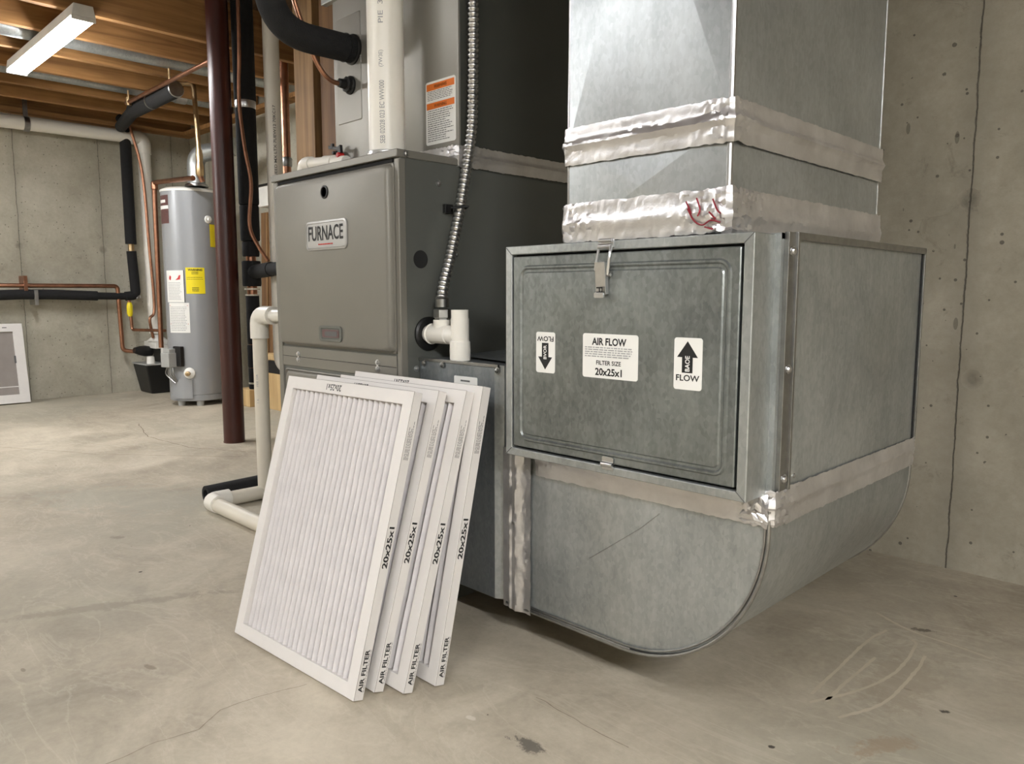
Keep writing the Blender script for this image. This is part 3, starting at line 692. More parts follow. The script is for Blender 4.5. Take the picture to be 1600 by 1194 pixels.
for (u, v, r_) in ((-2.412, 1.866, .052), (-2.431, 1.747, .032)): b.lathe((u, 1.612, v), (0, -1, 0), [(0, r_), (.008, r_), (.012, r_*.85), (.014, r_*.6)], 28)
each(b, 'line_grommet', 'black', t)
mS = FR(1.612)
sk = MB().sheet(mS, -2.004, -1.858, 1.478, 1.674, .008).build('warning_sticker', 'sticker', t)
b = MB(); b.poly(mS, rr(-1.999, -1.863, 1.646, 1.667, 0), .0013, .0016); b.poly(mS, rr(-1.999, -1.863, 1.588, 1.608, 0), .0013, .0016); each(b, 'orange_band', 'orange', sk, smooth=False)
b = MB(); b.lines(mS, -1.994, -1.868, 1.613, 1.643, 6, .35, jag=.2); b.lines(mS, -1.994, -1.868, 1.484, 1.584, 15, .35, jag=.3); b.text('WARNING', mS, -1.962, -1.90, 1.651, 1.662, bold=.02); b.text('WARNING', mS, -1.962, -1.90, 1.592, 1.603, bold=.02); b.build('fine_print', 'ink_grey', sk, smooth=False)
sk = MB().sheet(mS, -2.302, -2.262, 1.47, 1.665, .003).build('side_sticker', 'sticker', t)
MB().poly(mS, rr(-2.302, -2.262, 1.632, 1.665, 0), .0013, .0016).build('yellow_band', 'yellow', sk)
MB().lines(mS, -2.298, -2.266, 1.475, 1.625, 20, .35, jag=.1).build('fine_print', 'ink_pale', sk, smooth=False)
pth = [((-2.05, 1.608), (0, -1)), ((FX1, 1.608), (.1, -1)), ((FX1+.005, 1.61), (.7, -.7)), ((FX1+.004, 1.616), (1, 0)), ((FX1+.004, 2.4), (1, 0))]
MB().tape(pth, 1.395, 1.462, .006, .0018, 31, .006, 14, .003, .002, .5, .12, [(FX1, 1.62, .16, 2.2)]).build('foil_tape', 'foil', t, angle=22, recalc=False)
b = MB(); b.box(-2.60, -2.42, 1.60, 1.625, 2.06, 2.12); b.build('top_bracket', 'galv', t, bevel=.003)
b = MB(); b.lathe((-2.50, 1.606, 1.515), (0, -1, 0), [(0, .010), (.02, .010), (.022, .006), (.035, .006)], 12); b.obox((-2.49, 1.575, 1.53), (.038, 0, -.008), (0, .004, 0), (0, 0, .006)); b.obox((-2.456, 1.575, 1.52), (.009, 0, .003), (0, .006, 0), (-.002, 0, .014)); b.obox((-2.505, 1.575, 1.54), (.006, 0, .0), (0, .005, 0), (0, 0, .008))
b.build('valve_handle', 'black', t, bevel=.001)
MB().lathe((-2.455, 1.585, 1.50), (0, -1, 0), [(0, .011), (.02, .011), (.024, .008)], 14).build('red_cap', 'handle_red', t)

# ================================================================ AIR FILTERS
FW, FH, FT = .580, .775, .030
t = thing('air_filter', 'front filter of the leaning stack, white pleated face in full view', 'air filter', (0, 0, 0), 'white pleated air filters leaning in a stack', local=True)
b = MB(); bo = .036                                  # border; frame as one hollow carton
O = [(0, 0), (FW, 0), (FW, FH), (0, FH)]; I = [(bo, bo), (FW-bo, bo), (FW-bo, FH-bo), (bo, FH-bo)]
mp = lambda u, v, w_: (u, w_, v)
vs = [mp(u, v, 0) for u, v in O]+[mp(u, v, 0) for u, v in I]+[mp(u, v, .003) for u, v in I]+[mp(u, v, FT) for u, v in O]+[mp(u, v, FT) for u, v in I]+[mp(u, v, FT-.003) for u, v in I]
fs = []
for i in range(4):
    j = (i+1) % 4; fs += [(i, j, 4+j, 4+i), (4+i, 4+j, 8+j, 8+i), (i, 12+i, 12+j, j), (12+i, 16+i, 16+j, 12+j), (16+i, 20+i, 20+j, 16+j)]
for i in range(4):                                   # inner sleeve closes the carton
    j = (i+1) % 4; fs.append((8+i, 8+j, 20+j, 20+i))
b.add(vs, fs); b.build('frame', 'card', t, smooth=False, bevel=.0012)
b = MB(); NP = 22; pts = []
for i in range(NP):
    x0 = bo+(FW-2*bo)*i/NP; x1 = bo+(FW-2*bo)*(i+1)/NP; L = x1-x0
    pts += [(x0, .024), (x0+L*.25, .016), (x0+L*.55, .0085), (x0+L*.78, .006), (x0+L*.90, .009), (x0+L*.97, .018)]
pts.append((FW-bo, .024)); zz = [bo+(FH-2*bo)*k/14 for k in range(15)]; vs = []
for k, z in enumerate(zz):
    for i, (x, y) in enumerate(pts): vs.append((x+.0012*noise.noise((x*9, z*7, 1)), y+.002*noise.noise((x*14, z*9, 0)), z))
m = len(pts); b.add(vs, [(k*m+i, k*m+i+1, (k+1)*m+i+1, (k+1)*m+i) for k in range(14) for i in range(m-1)])
b.build('pleated_media', 'media', t, angle=60, recalc=False)
b = MB(); b.poly(lambda u, v, w_: (u, w_, v), rr(bo, FW-bo, bo, FH-bo, 0), .0265, .0268); b.build('backing', 'media_grey', t, smooth=False)
mR = SD(FW)
MB().text('20x25x1', mR, .0065, .0235, .325, .430, rot=90, w_=.0004, bold=.03).build('size_lettering', 'ink', t, smooth=False, recalc=False)
MB().text('AIR FILTER', mR, .008, .0215, .020, .125, rot=90, w_=.0004, bold=.03).build('name_lettering', 'ink', t, smooth=False, recalc=False)
b = MB(); b.lines(mR, .008, .0245, .600, .700, 4, .3, .0004, True, .3); b.build('side_fine_print', 'ink_grey', t, smooth=False)
MB().lines(mR, .0245, .0262, .020, .125, 1, .6, .0004, True, 0).build('side_underline', 'ink_grey', t, smooth=False)
b = MB(); b.text('20x25x1', lambda u, v, w_: (u, -w_, v), .205, .275, FH-.027, FH-.009, rot=180, w_=.0004, bold=.012); b.build('face_lettering', 'ink', t, smooth=False, recalc=False)
b = MB(); b.box(FW-.0002, FW+.0004, .0012, .0020, 0.0, FH); b.box(0.0, FW, .0, .001, FH-.0004, FH+.0004); b.build('edge_crease', 'crease', t)
POSE = [((-1.529, .979), 3.0, 1.189-.979, None),
        ((-1.528, 1.039), 1.0, 1.262-1.039, 'second air filter of the leaning stack, right behind the front one'),
        ((-1.471, 1.087), .6, 1.306-1.087, 'third air filter of the leaning stack, between the second and the rearmost'),
        ((-1.446, 1.169), .4, 1.340-1.169, 'rearmost air filter of the leaning stack, set furthest right against the furnace')]
for i, ((x, y), yaw, dy, lab) in enumerate(POSE):
    th = math.asin(dy/FH); ya = R(yaw)
    loc = (x-FW*cos(ya), y-FW*sin(ya), FT*sin(th)+.0005)
    if i == 0: t.location = Vector(loc)*S; t.rotation_euler = (-th, 0, ya)
    else:
        c = copy_tree(t, loc, (-th, 0, ya), lab)

# ================================================================ FLEXIBLE METAL CONDUIT
t = thing('flexible_conduit', 'ribbed silver metal conduit running down the furnace side to the white tee', 'conduit', (-1.80, 1.5, .93))
path = catmull([(-1.812, 1.62, ZS-.01), (-1.812, 1.64, 2.3), (-1.812, 1.645, 1.90), (-1.808, 1.638, 1.62), (-1.806, 1.630, 1.50), (-1.812, 1.612, 1.38), (-1.815, 1.585, 1.25), (-1.810, 1.545, 1.12), (-1.797, 1.505, 1.03), (-1.785, 1.487, .985)], 40)
L = [0]
for i in range(1, len(path)): L.append(L[-1]+(path[i]-path[i-1]).length)
pp = []; rad = []; k = 0; d = 0; step = .0038
while d < L[-1]:
    while L[k+1] < d: k += 1
    pp.append(path[k].lerp(path[k+1], (d-L[k])/max(1e-9, L[k+1]-L[k]))); q = len(pp) % 4; rad.append((.0128, .0165, .0172, .0150)[q]); d += step
MB().tube(pp, rad, 14).build('ribbed_hose', 'steel', t, angle=70)
b = MB(); b.lathe((-1.785, 1.487, .99), (0, 0, -1), [(0, .018), (.004, .021), (.028, .021), (.030, .018)], 20); b.lathe((-1.785, 1.487, .957), (0, 0, -1), [(0, .023), (.003, .026), (.026, .026), (.029, .022), (.040, .022)], 6); b.build('hex_fitting', 'steel_dark', t)
b = MB(); b.box(-1.847, -1.832, 1.545, 1.575, 1.248, 1.275); b.tube([(-1.846, 1.583, 1.255), (-1.812, 1.583-.03, 1.262), (-1.79, 1.60, 1.268), (-1.846, 1.62, 1.262)], .004, 6); b.build('strap', 'black', t, bevel=.001)

# white drain tee on the furnace side
t = thing('drain_tee', 'white plastic pipe tee sticking out of the furnace side above the connector box', 'pipe fitting', (-1.70, 1.482, .806))
Y0, Z0 = 1.482, .880
b = MB(); b.tube([(FX1+.003, Y0, Z0), (-1.70, Y0, Z0)], .026, 24); b.tube([(-1.785, 1.487, Z0), (-1.785, 1.487, .924)], .027, 24); b.build('side_pipe', 'pvc', t)
b = MB(); b.lathe((-1.832, Y0, Z0), (1, 0, 0), [(0, .030), (.005, .032), (.008, .0285), (.085, .0285), (.088, .026)], 28); b.lathe((-1.735, Y0, Z0), (1, 0, 0), [(0, .026), (.002, .0285), (.03, .0285)], 28); each(b, 'socket', 'pvc', t)
b = MB(); b.tube([(-1.698, Y0, .955), (-1.698, Y0, .86)], .0255, 24); b.tube([(-1.698, Y0, .93), (-1.698, Y0, .862)], .027, 24); b.lathe((-1.698, Y0, .865), (0, 0, -1), [(0, .027), (.004, .030), (.030, .031), (.058, .030)], 28); b.build('standpipe', 'pvc', t)

# flue pipe
t = thing('flue_pipe', 'thick white plastic vent pipe rising from the furnace top', 'pipe', (-2.065, 1.50, FZ))
MB().tube([(-2.065, 1.50, FZ), (-2.065, 1.50, ZS)], .0575, 40).build('pipe', 'pvc', t)
MB().lathe((-2.065, 1.50, FZ), (0, 0, 1), [(0, .066), (.028, .066), (.032, .059)], 36).build('metal_collar', 'steel', t)
def pipetext(t, cx_, cy_, rad_, ang, items, mat='ink_grey', hw=.008):
    b = MB(); a = R(ang); nx, ny = cos(a), sin(a); tx, ty = -ny, nx
    mp_ = lambda u, v, w_: (cx_+nx*(rad_*cos(u/rad_)+w_)+tx*rad_*sin(u/rad_), cy_+ny*(rad_*cos(u/rad_)+w_)+ty*rad_*sin(u/rad_), v)
    for s_, z0, z1 in items: b.text(s_, mp_, -hw, hw, z0, z1, rot=90, w_=.0006, bold=.01)
    b.build('printed_marking', mat, t, smooth=False, recalc=False)
pipetext(t, -2.065, 1.50, .0575, -50, [('PIE  337', 1.83, 1.93), ('(7W3E)', 1.70, 1.75), ('SEB 02028 023 EC WW000', 1.47, 1.66)], 'ink_pale')

# condensate trap on top-left of the furnace
t = thing('coil_drain_pipe', 'short white elbow pipe coming out of the coil cabinet above the furnace edge', 'pipe', (-2.72, 1.575, 1.2))
MB().tube(bend([(-2.42, 1.578, 1.475), (-2.715, 1.578, 1.500), (-2.725, 1.578, 1.20)], .05), .0215, 20).build('pipe', 'pvc', t)
b = MB(); b.tube(bend([(-2.655, 1.578, 1.495), (-2.715, 1.578, 1.500), (-2.718, 1.578, 1.42)], .05), .0265, 20); b.tube([(-2.56, 1.578, 1.487), (-2.50, 1.578, 1.482)], .0255, 20); each(b, 'elbow', 'pvc', t)

# drain pipe on the left of the furnace down to the floor
t = thing('furnace_drain_pipe', 'cream plastic drain pipe dropping from the furnace side to the floor left of the filters', 'pipe', (-3.46, 1.745, 0))
MB().tube([(-2.592, 1.745, .902), (-3.43, 1.745, .902)], .030, 20).build('top_run', 'pvc', t)
b = MB(); b.tube(bend([(-3.32, 1.745, .902), (-3.46, 1.745, .902), (-3.46, 1.745, .79)], .07), .043, 24); b.build('top_elbow', 'pvc', t)
MB().tube([(-3.46, 1.745, .85), (-3.46, 1.745, .04)], .0345, 24).build('standpipe', 'pvc_old', t)
MB().tube([(-3.46, 1.745, .036), (-3.46, 1.47, .036)], .034, 20).build('floor_run', 'pvc_old', t)
MB().tube([(-3.46, 1.47, .036), (-2.70, 1.47, .036)], .034, 20).build('floor_run', 'pvc_old', t)
b = MB(); b.tube(bend([(-3.46, 1.56, .041), (-3.46, 1.47, .041), (-3.37, 1.47, .041)], .04), .041, 20); b.build('floor_elbow', 'pvc', t)
pipetext(t, -3.46, 1.745, .0345, -60, [('FEE DR', .56, .62), ('1 A', .48, .50)], 'ink_pale', .005)
t = thing('foam_sleeve', 'piece of black foam pipe insulation lying on the floor beside the drain pipe', 'pipe insulation', (-3.60, 1.67, 0))
b = MB(); n_ = 20; vs = []; fs = []
for (y, ro) in ((1.50, .042), (1.85, .042)):
    for r_ in (ro, .024):
        for k in range(n_): a = 2*pi*k/n_; vs.append((-3.60-.1*(y-1.67)+r_*cos(a), y, .043+r_*sin(a)))
for k in range(n_): j = (k+1) % n_; fs += [(k, j, 2*n_+j, 2*n_+k), (n_+j, n_+k, 3*n_+k, 3*n_+j), (j, k, n_+k, n_+j), (2*n_+k, 2*n_+j, 3*n_+j, 3*n_+k)]
b.add(vs, fs); b.build('sleeve', 'foam', t)

# refrigerant lines
t = thing('suction_line', 'thick black insulated pipe curving down into the coil cabinet', 'pipe', (-2.412, 1.45, 1.86))
MB().tube(bend([(-2.412, 1.600, 1.866), (-2.412, 1.29, 1.862), (-2.412, 1.285, ZS)], .20, 14), .047, 24).build('insulated_pipe', 'foam', t)
MB().lathe((-2.412, 1.606, 1.866), (0, -1, 0), [(0, .030), (.02, .030), (.024, .044), (.03, .050)], 24).build('collar', 'black', t)
t = thing('liquid_line', 'thin copper tube looping into the lower port of the coil cabinet', 'pipe', (-2.431, 1.45, 1.75))
b = MB(); b.tube(catmull([(-2.431, 1.598, 1.747), (-2.431, 1.53, 1.748), (-2.431, 1.48, 1.79), (-2.431, 1.44, 1.87), (-2.431, 1.39, 2.0), (-2.43, 1.34, 2.2), (-2.43, 1.32, 2.6), (-2.43, 1.32, ZS)], 10), .0085, 12); b.build('tube', 'copper', t)
MB().lathe((-2.431, 1.602, 1.747), (0, -1, 0), [(0, .028), (.012, .028), (.016, .018), (.04, .016), (.044, .010)], 8).build('flare_nut', 'black', t)

# ================================================================ PIPES BEHIND THE COLUMN
PX, PY = -4.98, 2.47
t = thing('insulated_riser', 'thick black insulated pipe rising to the ceiling between the red column and the furnace', 'pipe', (PX, PY, .34))
def seg(nm, z0, z1, r_, mat='foam'): return MB().lathe((PX, PY, z0), (0, 0, 1), [(0, r_*.95), (.01, r_), (z1-z0-.01, r_), (z1-z0, r_*.95)], 24).build(nm, mat, t)
seg('insulation', 2.27, ZS-.01, .070); seg('insulation', 1.60, 2.235, .066); seg('insulation', 1.36, 1.595, .063); seg('insulation', 1.255, 1.355, .056)
seg('tee_insulation', 1.055, 1.225, .062); seg('insulation', .66, 1.00, .044); seg('insulation', .50, .655, .047); seg('insulation', .35, .495, .045)
b = MB(); b.lathe((PX, PY, 2.225), (0, 0, 1), [(0, .066), (.005, .068), (.055, .068), (.06, .066)], 24)
b.build('metal_band', 'steel', t)
b = MB(); b.lathe((PX, PY, .385), (0, 0, 1), [(0, .0465), (.012, .0465)], 24); b.lathe((PX, PY, 1.03), (0, 0, 1), [(0, .05), (.012, .05)], 24); b.lathe((PX, PY, .990), (0, 0, 1), [(0, .046), (.010, .046)], 24); each(b, 'cream_ring', 'pvc_old', t)
MB().tube([(PX, PY, .45), (PX, PY, 1.30)], .034, 20).build('copper_pipe', 'copper', t)
b = MB(); b.tube([(PX+.03, PY, 1.150), (PX+.28, PY, 1.165)], .048, 20); b.tube([(PX+.27, PY, 1.165), (PX+.80, PY, 1.165)], .044, 20); b.build('branch_insulation', 'foam', t)
t = thing('copper_riser', 'thin copper tube snaking down the black insulated pipe', 'pipe', (PX+.06, PY-.05, 1.2))
MB().tube(catmull([(-4.80, 2.36, ZS), (-4.83, 2.37, 2.55), (-4.86, 2.37, 2.25), (-4.83, 2.38, 1.95), (-4.80, 2.40, 1.72), (-4.80, 2.38, 1.45), (-4.73, 2.40, 1.31), (-4.68, 2.44, 1.215)], 8), .012, 10).build('tube', 'copper', t)
t = thing('vent_riser', 'tall white plastic pipe standing just left of the furnace with printed markings', 'pipe', (-4.85, 2.6, .45))
MB().tube(bend([(-4.85, 2.60, ZS), (-4.85, 2.60, .52), (-4.6, 2.60, .50)], .08), .052, 24).build('pipe', 'pvc', t)
pipetext(t, -4.85, 2.60, .052, -22, [('SRC 3030 2UEED MX LTX 7UEW12 70KC17', 1.62, 2.24)], 'ink_grey', .009)
t = thing('copper_pipe', 'bright copper pipe standing directly behind the tall white pipe', 'pipe', (-5.45, 3.0, 1.0))
MB().tube([(-5.42, 3.0, ZS), (-5.42, 3.0, .6)], .036, 20).build('pipe', 'copper', t)
MB().lathe((-5.42, 3.0, 1.96), (0, 0, 1), [(0, .04), (.01, .045), (.06, .045), (.07, .04)], 20).build('coupling', 'steel_dark', t)
o = MB().box(-4.475, -4.25, 2.55, 2.67, 0, ZS).build('wooden_post', 'stud', smooth=False, bevel=.004); tag(o, 'pale wooden post between the copper pipe and the darker post', 'post', 'rough wooden posts beside the coil cabinet')
o = MB().box(-4.22, -3.85, 2.58, 2.70, 0, ZS).build('wooden_post', 'stud_dark', smooth=False, bevel=.004); tag(o, 'dark rough wooden post right beside the coil cabinet', 'post', 'rough wooden posts beside the coil cabinet')
# things by the back wall seen through the gap
t = thing('leaning_board', 'tall dark wooden board leaning against the back wall behind the pipes', 'board', (-6.4, 3.45, 0))
MB().obox((-6.35, 3.42, .87), (.33, 0, 0), (0, .02, 0), (0, .025, .87)).build('board', MAT['stud_dark'], t, bevel=.003)
b = MB(); b.obox((-6.55, 3.393, .87), (.01, 0, 0), (0, .006, 0), (0, .025, .86)); b.obox((-6.2, 3.393, .87), (.01, 0, 0), (0, .006, 0), (0, .025, .86)); each(b, 'batten', 'stud', t)
t = thing('wall_box', 'small white box mounted on the back wall above the wooden board', 'box', (-6.4, 3.45, 1.77))
b = MB(); b.box(-6.62, -6.15, 3.36, 3.495, 1.78, 1.96); b.build('body', 'white_plastic', t, bevel=.01)
MB().box(-6.63, -6.14, 3.35, 3.38, 1.955, 1.975).build('lid', 'black', t, bevel=.003)
o = MB().box(-6.64, -6.42, 3.12, 3.30, 0, .155).build('wooden_block', 'plank', smooth=False, bevel=.005); tag(o, 'short pale wooden block on the floor below the black insulated pipe', 'block')
t = thing('tool_crate', 'wooden crate with a black strap on the floor behind the white drain pipe', 'crate', (-6.12, 3.28, 0))
b = MB(); b.box(-6.38, -5.95, 3.20, 3.36, 0, .32); b.build('body', 'plank', t, bevel=.004)
MB().box(-6.385, -5.945, 3.195, 3.365, .32, .43).build('black_lid', 'black', t, bevel=.006)
MB().box(-6.37, -5.96, 3.21, 3.35, .43, .48).build('top_board', 'plank', t, bevel=.004)

# ================================================================ COLUMN
t = thing('support_column', 'dark red painted round steel column in the middle of the basement', 'column', (-4.98, 2.30, 0))
MB().tube([(-4.98, 2.30, 0.008), (-4.98, 2.30, ZS-.01)], .0685, 40).build('shaft', 'column', t)
b = MB(); b.box(-5.07, -4.89, 2.21, 2.39, ZS-.02, ZS); b.build('top_plate', 'column', t, bevel=.002)
MB().lathe((-4.98, 2.30, 0), (0, 0, 1), [(0, .071), (.008, .071)], 40).build('base_ring', 'column', t)

# ================================================================ WATER HEATER
HX, HY, HR = -7.04, 2.93, .245
t = thing('water_heater', 'tall grey cylindrical water heater behind the red column', 'water heater', (HX, HY, 0))
b = MB(); b.lathe((HX, HY, .045), (0, 0, 1), [(0, HR-.006), (.004, HR), (.05, HR), (.052, HR-.004), (.058, HR-.004), (.06, HR), (1.86, HR)], 64); b.build('tank', 'tank', t, angle=25)
b = MB(); b.lathe((HX, HY, 1.900), (0, 0, 1), [(0, HR+.004), (.018, HR+.004), (.035, HR-.03), (.045, .10)], 64); b.build('top_cap', 'white_plastic', t)
for a in (200, 290, 340, 90):
    MB().lathe((HX+.2*cos(R(a)), HY+.2*sin(R(a)), 0), (0, 0, 1), [(0, .03), (.045, .035)], 12).build('foot', 'grey_plastic', t)
def cpatch(a0, a1, z0, z1, w_=.002, n=10):
    b = MB(); vs = []; fs = []
    for i in range(n+1):
        a = R(a0+(a1-a0)*i/n)
        for z in (z0, z1): vs.append((HX+(HR+w_)*cos(a), HY+(HR+w_)*sin(a), z))
    for i in range(n): fs.append((2*i, 2*i+2, 2*i+3, 2*i+1))
    return b.add(vs, fs)
def cmap(a_mid):
    def f(u, v, w_): a = R(a_mid)+u/HR; return (HX+(HR+.002+w_)*cos(a), HY+(HR+.002+w_)*sin(a), v)
    return f
# the side that faces the camera is at about -22 degrees
A = -22
def hlabel(nm, mat, px0, px1, z0, z1, w_=.002):    # px0..px1: -1..1 across the visible disc
    a0 = A+math.degrees(math.asin(px0)); a1 = A+math.degrees(math.asin(px1)); return cpatch(a0, a1, z0, z1, w_).build(nm, mat, t, recalc=False), (a0, a1)
l1, (a0, a1) = hlabel('brand_label', 'badge', -.985, -.73, 1.62, 1.865)
cpatch(a0, a1, 1.745, 1.775, .003).build('white_stripe', 'sticker', l1, recalc=False)
cpatch(a0+3, a1-8, 1.80, 1.825, .003).build('pale_mark', 'sticker', l1, recalc=False)
l2, (a0, a1) = hlabel('safety_label', 'sticker', -.90, -.32, .93, 1.21)
cpatch(a1-1.5, a1, .93, 1.21, .003).build('black_border', 'ink', l2, recalc=False)
am = (a0+a1)/2; m_ = cmap(am)
b = MB(); b.poly(m_, [(-.055, 1.13), (-.035, 1.125), (-.030, 1.155), (-.045, 1.168), (-.055, 1.15)], .001, .0015); b.poly(m_, [(.015, 1.125), (.06, 1.13), (.065, 1.17), (.05, 1.165), (.04, 1.145)], .001, .0015); b.build('red_pictogram', 'ink_red', l2, smooth=False)
MB().lines(m_, -.07, .07, .945, 1.105, 12, .35, .001, jag=.2).build('fine_print', 'ink_pale', l2, smooth=False)
l3, (a0, a1) = hlabel('instruction_label', 'sticker', -.86, -.20, .66, .925)
am = (a0+a1)/2; m_ = cmap(am)
MB().lines(m_, -.085, .085, .67, .89, 15, .35, .001, jag=.15).build('fine_print', 'ink_pale', l3, smooth=False)
b = MB(); b.poly(m_, rr(-.09, .09, .735, .742, 0), .001, .0015); b.poly(m_, rr(-.09, .09, .898, .905, 0), .001, .0015); b.build('red_rule', 'ink_red', l3, smooth=False)
l4, (a0, a1) = hlabel('energy_label', 'yellow', -.27, .36, 1.005, 1.235)
m_ = cmap((a0+a1)/2)
b = MB(); b.text('WARNING', m_, -.06, .06, 1.205, 1.225, w_=.001, bold=.03); b.lines(m_, -.03, .03, 1.17, 1.195, 2, .4, .001, jag=.1); b.lines(m_, -.07, .07, 1.12, 1.15, 2, .2, .001, jag=.1); b.lines(m_, -.03, .03, 1.02, 1.06, 3, .4, .001, jag=.2); b.build('lettering', 'ink', l4, smooth=False)
l5, _ = hlabel('side_label', 'yellow', .60, .82, 1.42, 1.62)
MB().lathe((HX+HR*cos(R(A+34)), HY+HR*sin(R(A+34)), 1.66), (cos(R(A+34)), sin(R(A+34)), 0), [(0, .035), (.012, .032), (.016, .015), (.03, .014)], 18).build('relief_port', 'white_plastic', t)
# gas valve, cover and drain port
aa = R(A-52); vx, vy = HX+(HR+.05)*cos(aa), HY+(HR+.05)*sin(aa)
b = MB(); b.obox((vx, vy, .42), (.055*sin(aa), -.055*cos(aa), 0), (.05*cos(aa), .05*sin(aa), 0), (0, 0, .065)); b.obox((vx, vy, .50), (.045*sin(aa), -.045*cos(aa), 0), (.035*cos(aa), .035*sin(aa), 0), (0, 0, .02)); b.build('gas_valve', 'grey_plastic', t, bevel=.008)
b = MB(); b.obox((HX+(HR+.01)*cos(aa+.25), HY+(HR+.01)*sin(aa+.25), .45), (.05*sin(aa), -.05*cos(aa), 0), (.02*cos(aa), .02*sin(aa), 0), (0, 0, .09)); b.build('valve_bracket', 'black', t, bevel=.006)
b = MB()
for k in (-.03, -.01, .015, .035): b.tube(catmull([(vx-k*sin(aa), vy+k*cos(aa), .36), (vx-k*1.6*sin(aa)-.01, vy+k*1.6*cos(aa), .29), (HX+(HR+.012)*cos(aa+.12), HY+(HR+.012)*sin(aa+.12)+k*.4, .21)], 6), .006, 8)
each(b, 'gas_tube', 'steel_dark', t)
cpatch(A-58, A-12, .07, .245, .012).build('burner_cover', 'tank', t, recalc=False)
ad = R(A-17)
MB().lathe((HX+HR*cos(ad), HY+HR*sin(ad), .30), (cos(ad), sin(ad), 0), [(0, .05), (.01, .048), (.02, .03), (.024, .012)], 24).build('drain_plate', 'white_plastic', t)
MB().lathe((HX+(HR+.015)*cos(ad), HY+(HR+.015)*sin(ad), .30), (cos(ad), sin(ad), 0), [(0, .016), (.03, .016), (.034, .022), (.05, .022), (.055, .012)], 10).build('drain_valve', 'brass', t)
t = thing('heater_vent', 'curved silver vent pipe on top of the water heater', 'vent pipe', (-6.95, 2.93, 1.945))
MB().tube(bend([(-6.88, 2.93, 1.945), (-6.88, 2.93, 2.22), (-6.45, 3.1, 2.26)], .10, 10), .075, 24).build('elbow', 'galv', t)
b = MB(); b.lathe((-6.88, 2.93, 1.945), (0, 0, 1), [(0, .10), (.02, .095), (.03, .078)], 24); b.build('draft_collar', 'steel', t)
t = thing('gas_riser', 'thin brass pipe dropping from the ceiling to the water heater', 'pipe', (-6.8, 2.8, 1.95))
b = MB(); b.tube(bend([(-7.08, 2.62, 2.83), (-6.55, 2.80, 2.74), (-6.50, 2.80, 2.17)], .04), .020, 12); b.build('pipe', 'brass', t)
b = MB(); b.lathe((-6.50, 2.80, 2.20), (0, 0, -1), [(0, .024), (.05, .03), (.10, .026), (.14, .034), (.20, .034), (.22, .022)], 12); b.build('valve', 'brass', t)
MB().tube([(-6.50, 2.80, 1.99), (-6.50, 2.82, 1.94)], .022, 12).build('stub', 'copper', t)

# ================================================================ PUMP AND PIPES BY THE FAR WALL
t = thing('condensate_pump', 'black tub pump with white lid on the floor against the far wall', 'pump', (-8.1, 2.97, 0))
b = MB(); b.add([(-8.30, 2.85, 0), (-8.0, 2.85, 0), (-8.0, 3.17, 0), (-8.30, 3.17, 0), (-8.34, 2.80, .29), (-7.96, 2.80, .29), (-7.96, 3.22, .29), (-8.34, 3.22, .29)], [(0, 3, 2, 1), (4, 5, 6, 7), (0, 1, 5, 4), (1, 2, 6, 5), (2, 3, 7, 6), (3, 0, 4, 7)])
b.build('tub', 'black', t, bevel=.012)
MB().box(-8.345, -7.955, 2.795, 3.225, .29, .305).build('rim', 'grey_plastic', t, bevel=.004)
MB().box(-8.27, -8.0, 2.98, 3.20, .305, .46).build('motor', 'black', t, bevel=.02)
b = MB(); b.box(-8.28, -7.97, 2.90, 3.22, .455, .52); b.lathe((-8.15, 2.99, .52), (0, 0, 1), [(0, .11), (.05, .05), (.07, .045)], 16); b.build('white_cover', 'white_plastic', t, bevel=.006)
MB().box(-7.99, -7.94, 2.955, 3.03, .30, .50).build('clip_arm', 'white_plastic', t, bevel=.005)
MB().lathe((-8.02, 2.865, .305), (0, 0, 1), [(0, .04), (.07, .035), (.075, .02)], 16).build('white_knob', 'white_plastic', t)
MB().lathe((-8.15, 2.92, .42), (.2, -1, .12), [(0, .05), (.07, .055), (.13, .045), (.18, .028)], 16).build('check_valve', 'black', t)
t = thing('wall_vent_pipe', 'thick white plastic pipe high along the far wall, turning down to the pump', 'pipe', (-8.2, 2.97, .5))
MB().tube(bend([(-8.2, -3.6, 2.50), (-8.2, 2.97, 2.55), (-8.2, 2.99, .60)], .10, 10), .060, 24).build('pipe', 'pvc', t)
b = MB(); b.tube(bend([(-8.2, 2.84, 2.55), (-8.2, 2.97, 2.55), (-8.2, 2.97, 2.40)], .09, 10), .070, 24); each(b, 'elbow', 'pvc', t)
b = MB(); b.box(-8.28, -8.12, 1.93, 1.97, 2.48, ZJ+.2); b.tube([(-8.2, 1.93, 2.537), (-8.2, 1.97, 2.537)], .066, 24)
b = MB(); b.tube([(-8.2, 1.93, 2.537), (-8.2, 1.975, 2.537)], .066, 24); b.box(-8.21, -8.19, 1.935, 1.97, 2.59, ZS); each(b, 'hanger', 'steel_dark', t)
t = thing('wall_insulated_pipe', 'black insulated pipe coming down the far wall and turning along it', 'pipe', (-8.2, 2.8, .97))
MB().tube(bend([(-8.2, 2.80, 2.66), (-8.2, 2.80, 1.50)], .05), .052, 20).build('insulation', 'foam', t)
MB().tube(bend([(-8.2, 2.80, 1.43), (-8.2, 2.82, .99), (-8.2, 2.72, .98)], .05), .046, 20).build('insulation', 'foam', t)
MB().tube([(-8.2, 2.74, .98), (-8.2, 2.45, .985)], .035, 20).build('insulation', 'foam', t)
MB().tube(catmull([(-8.2, 2.46, .985), (-8.2, 1.9, 1.0), (-8.2, 1.2, .985), (-8.2, -1.5, .985)], 6), .046, 20).build('insulation', 'foam', t)
MB().tube([(-8.2, 2.80, 1.60), (-8.2, 2.80, 1.40)], .028, 14).build('brass_coupling', 'brass', t)
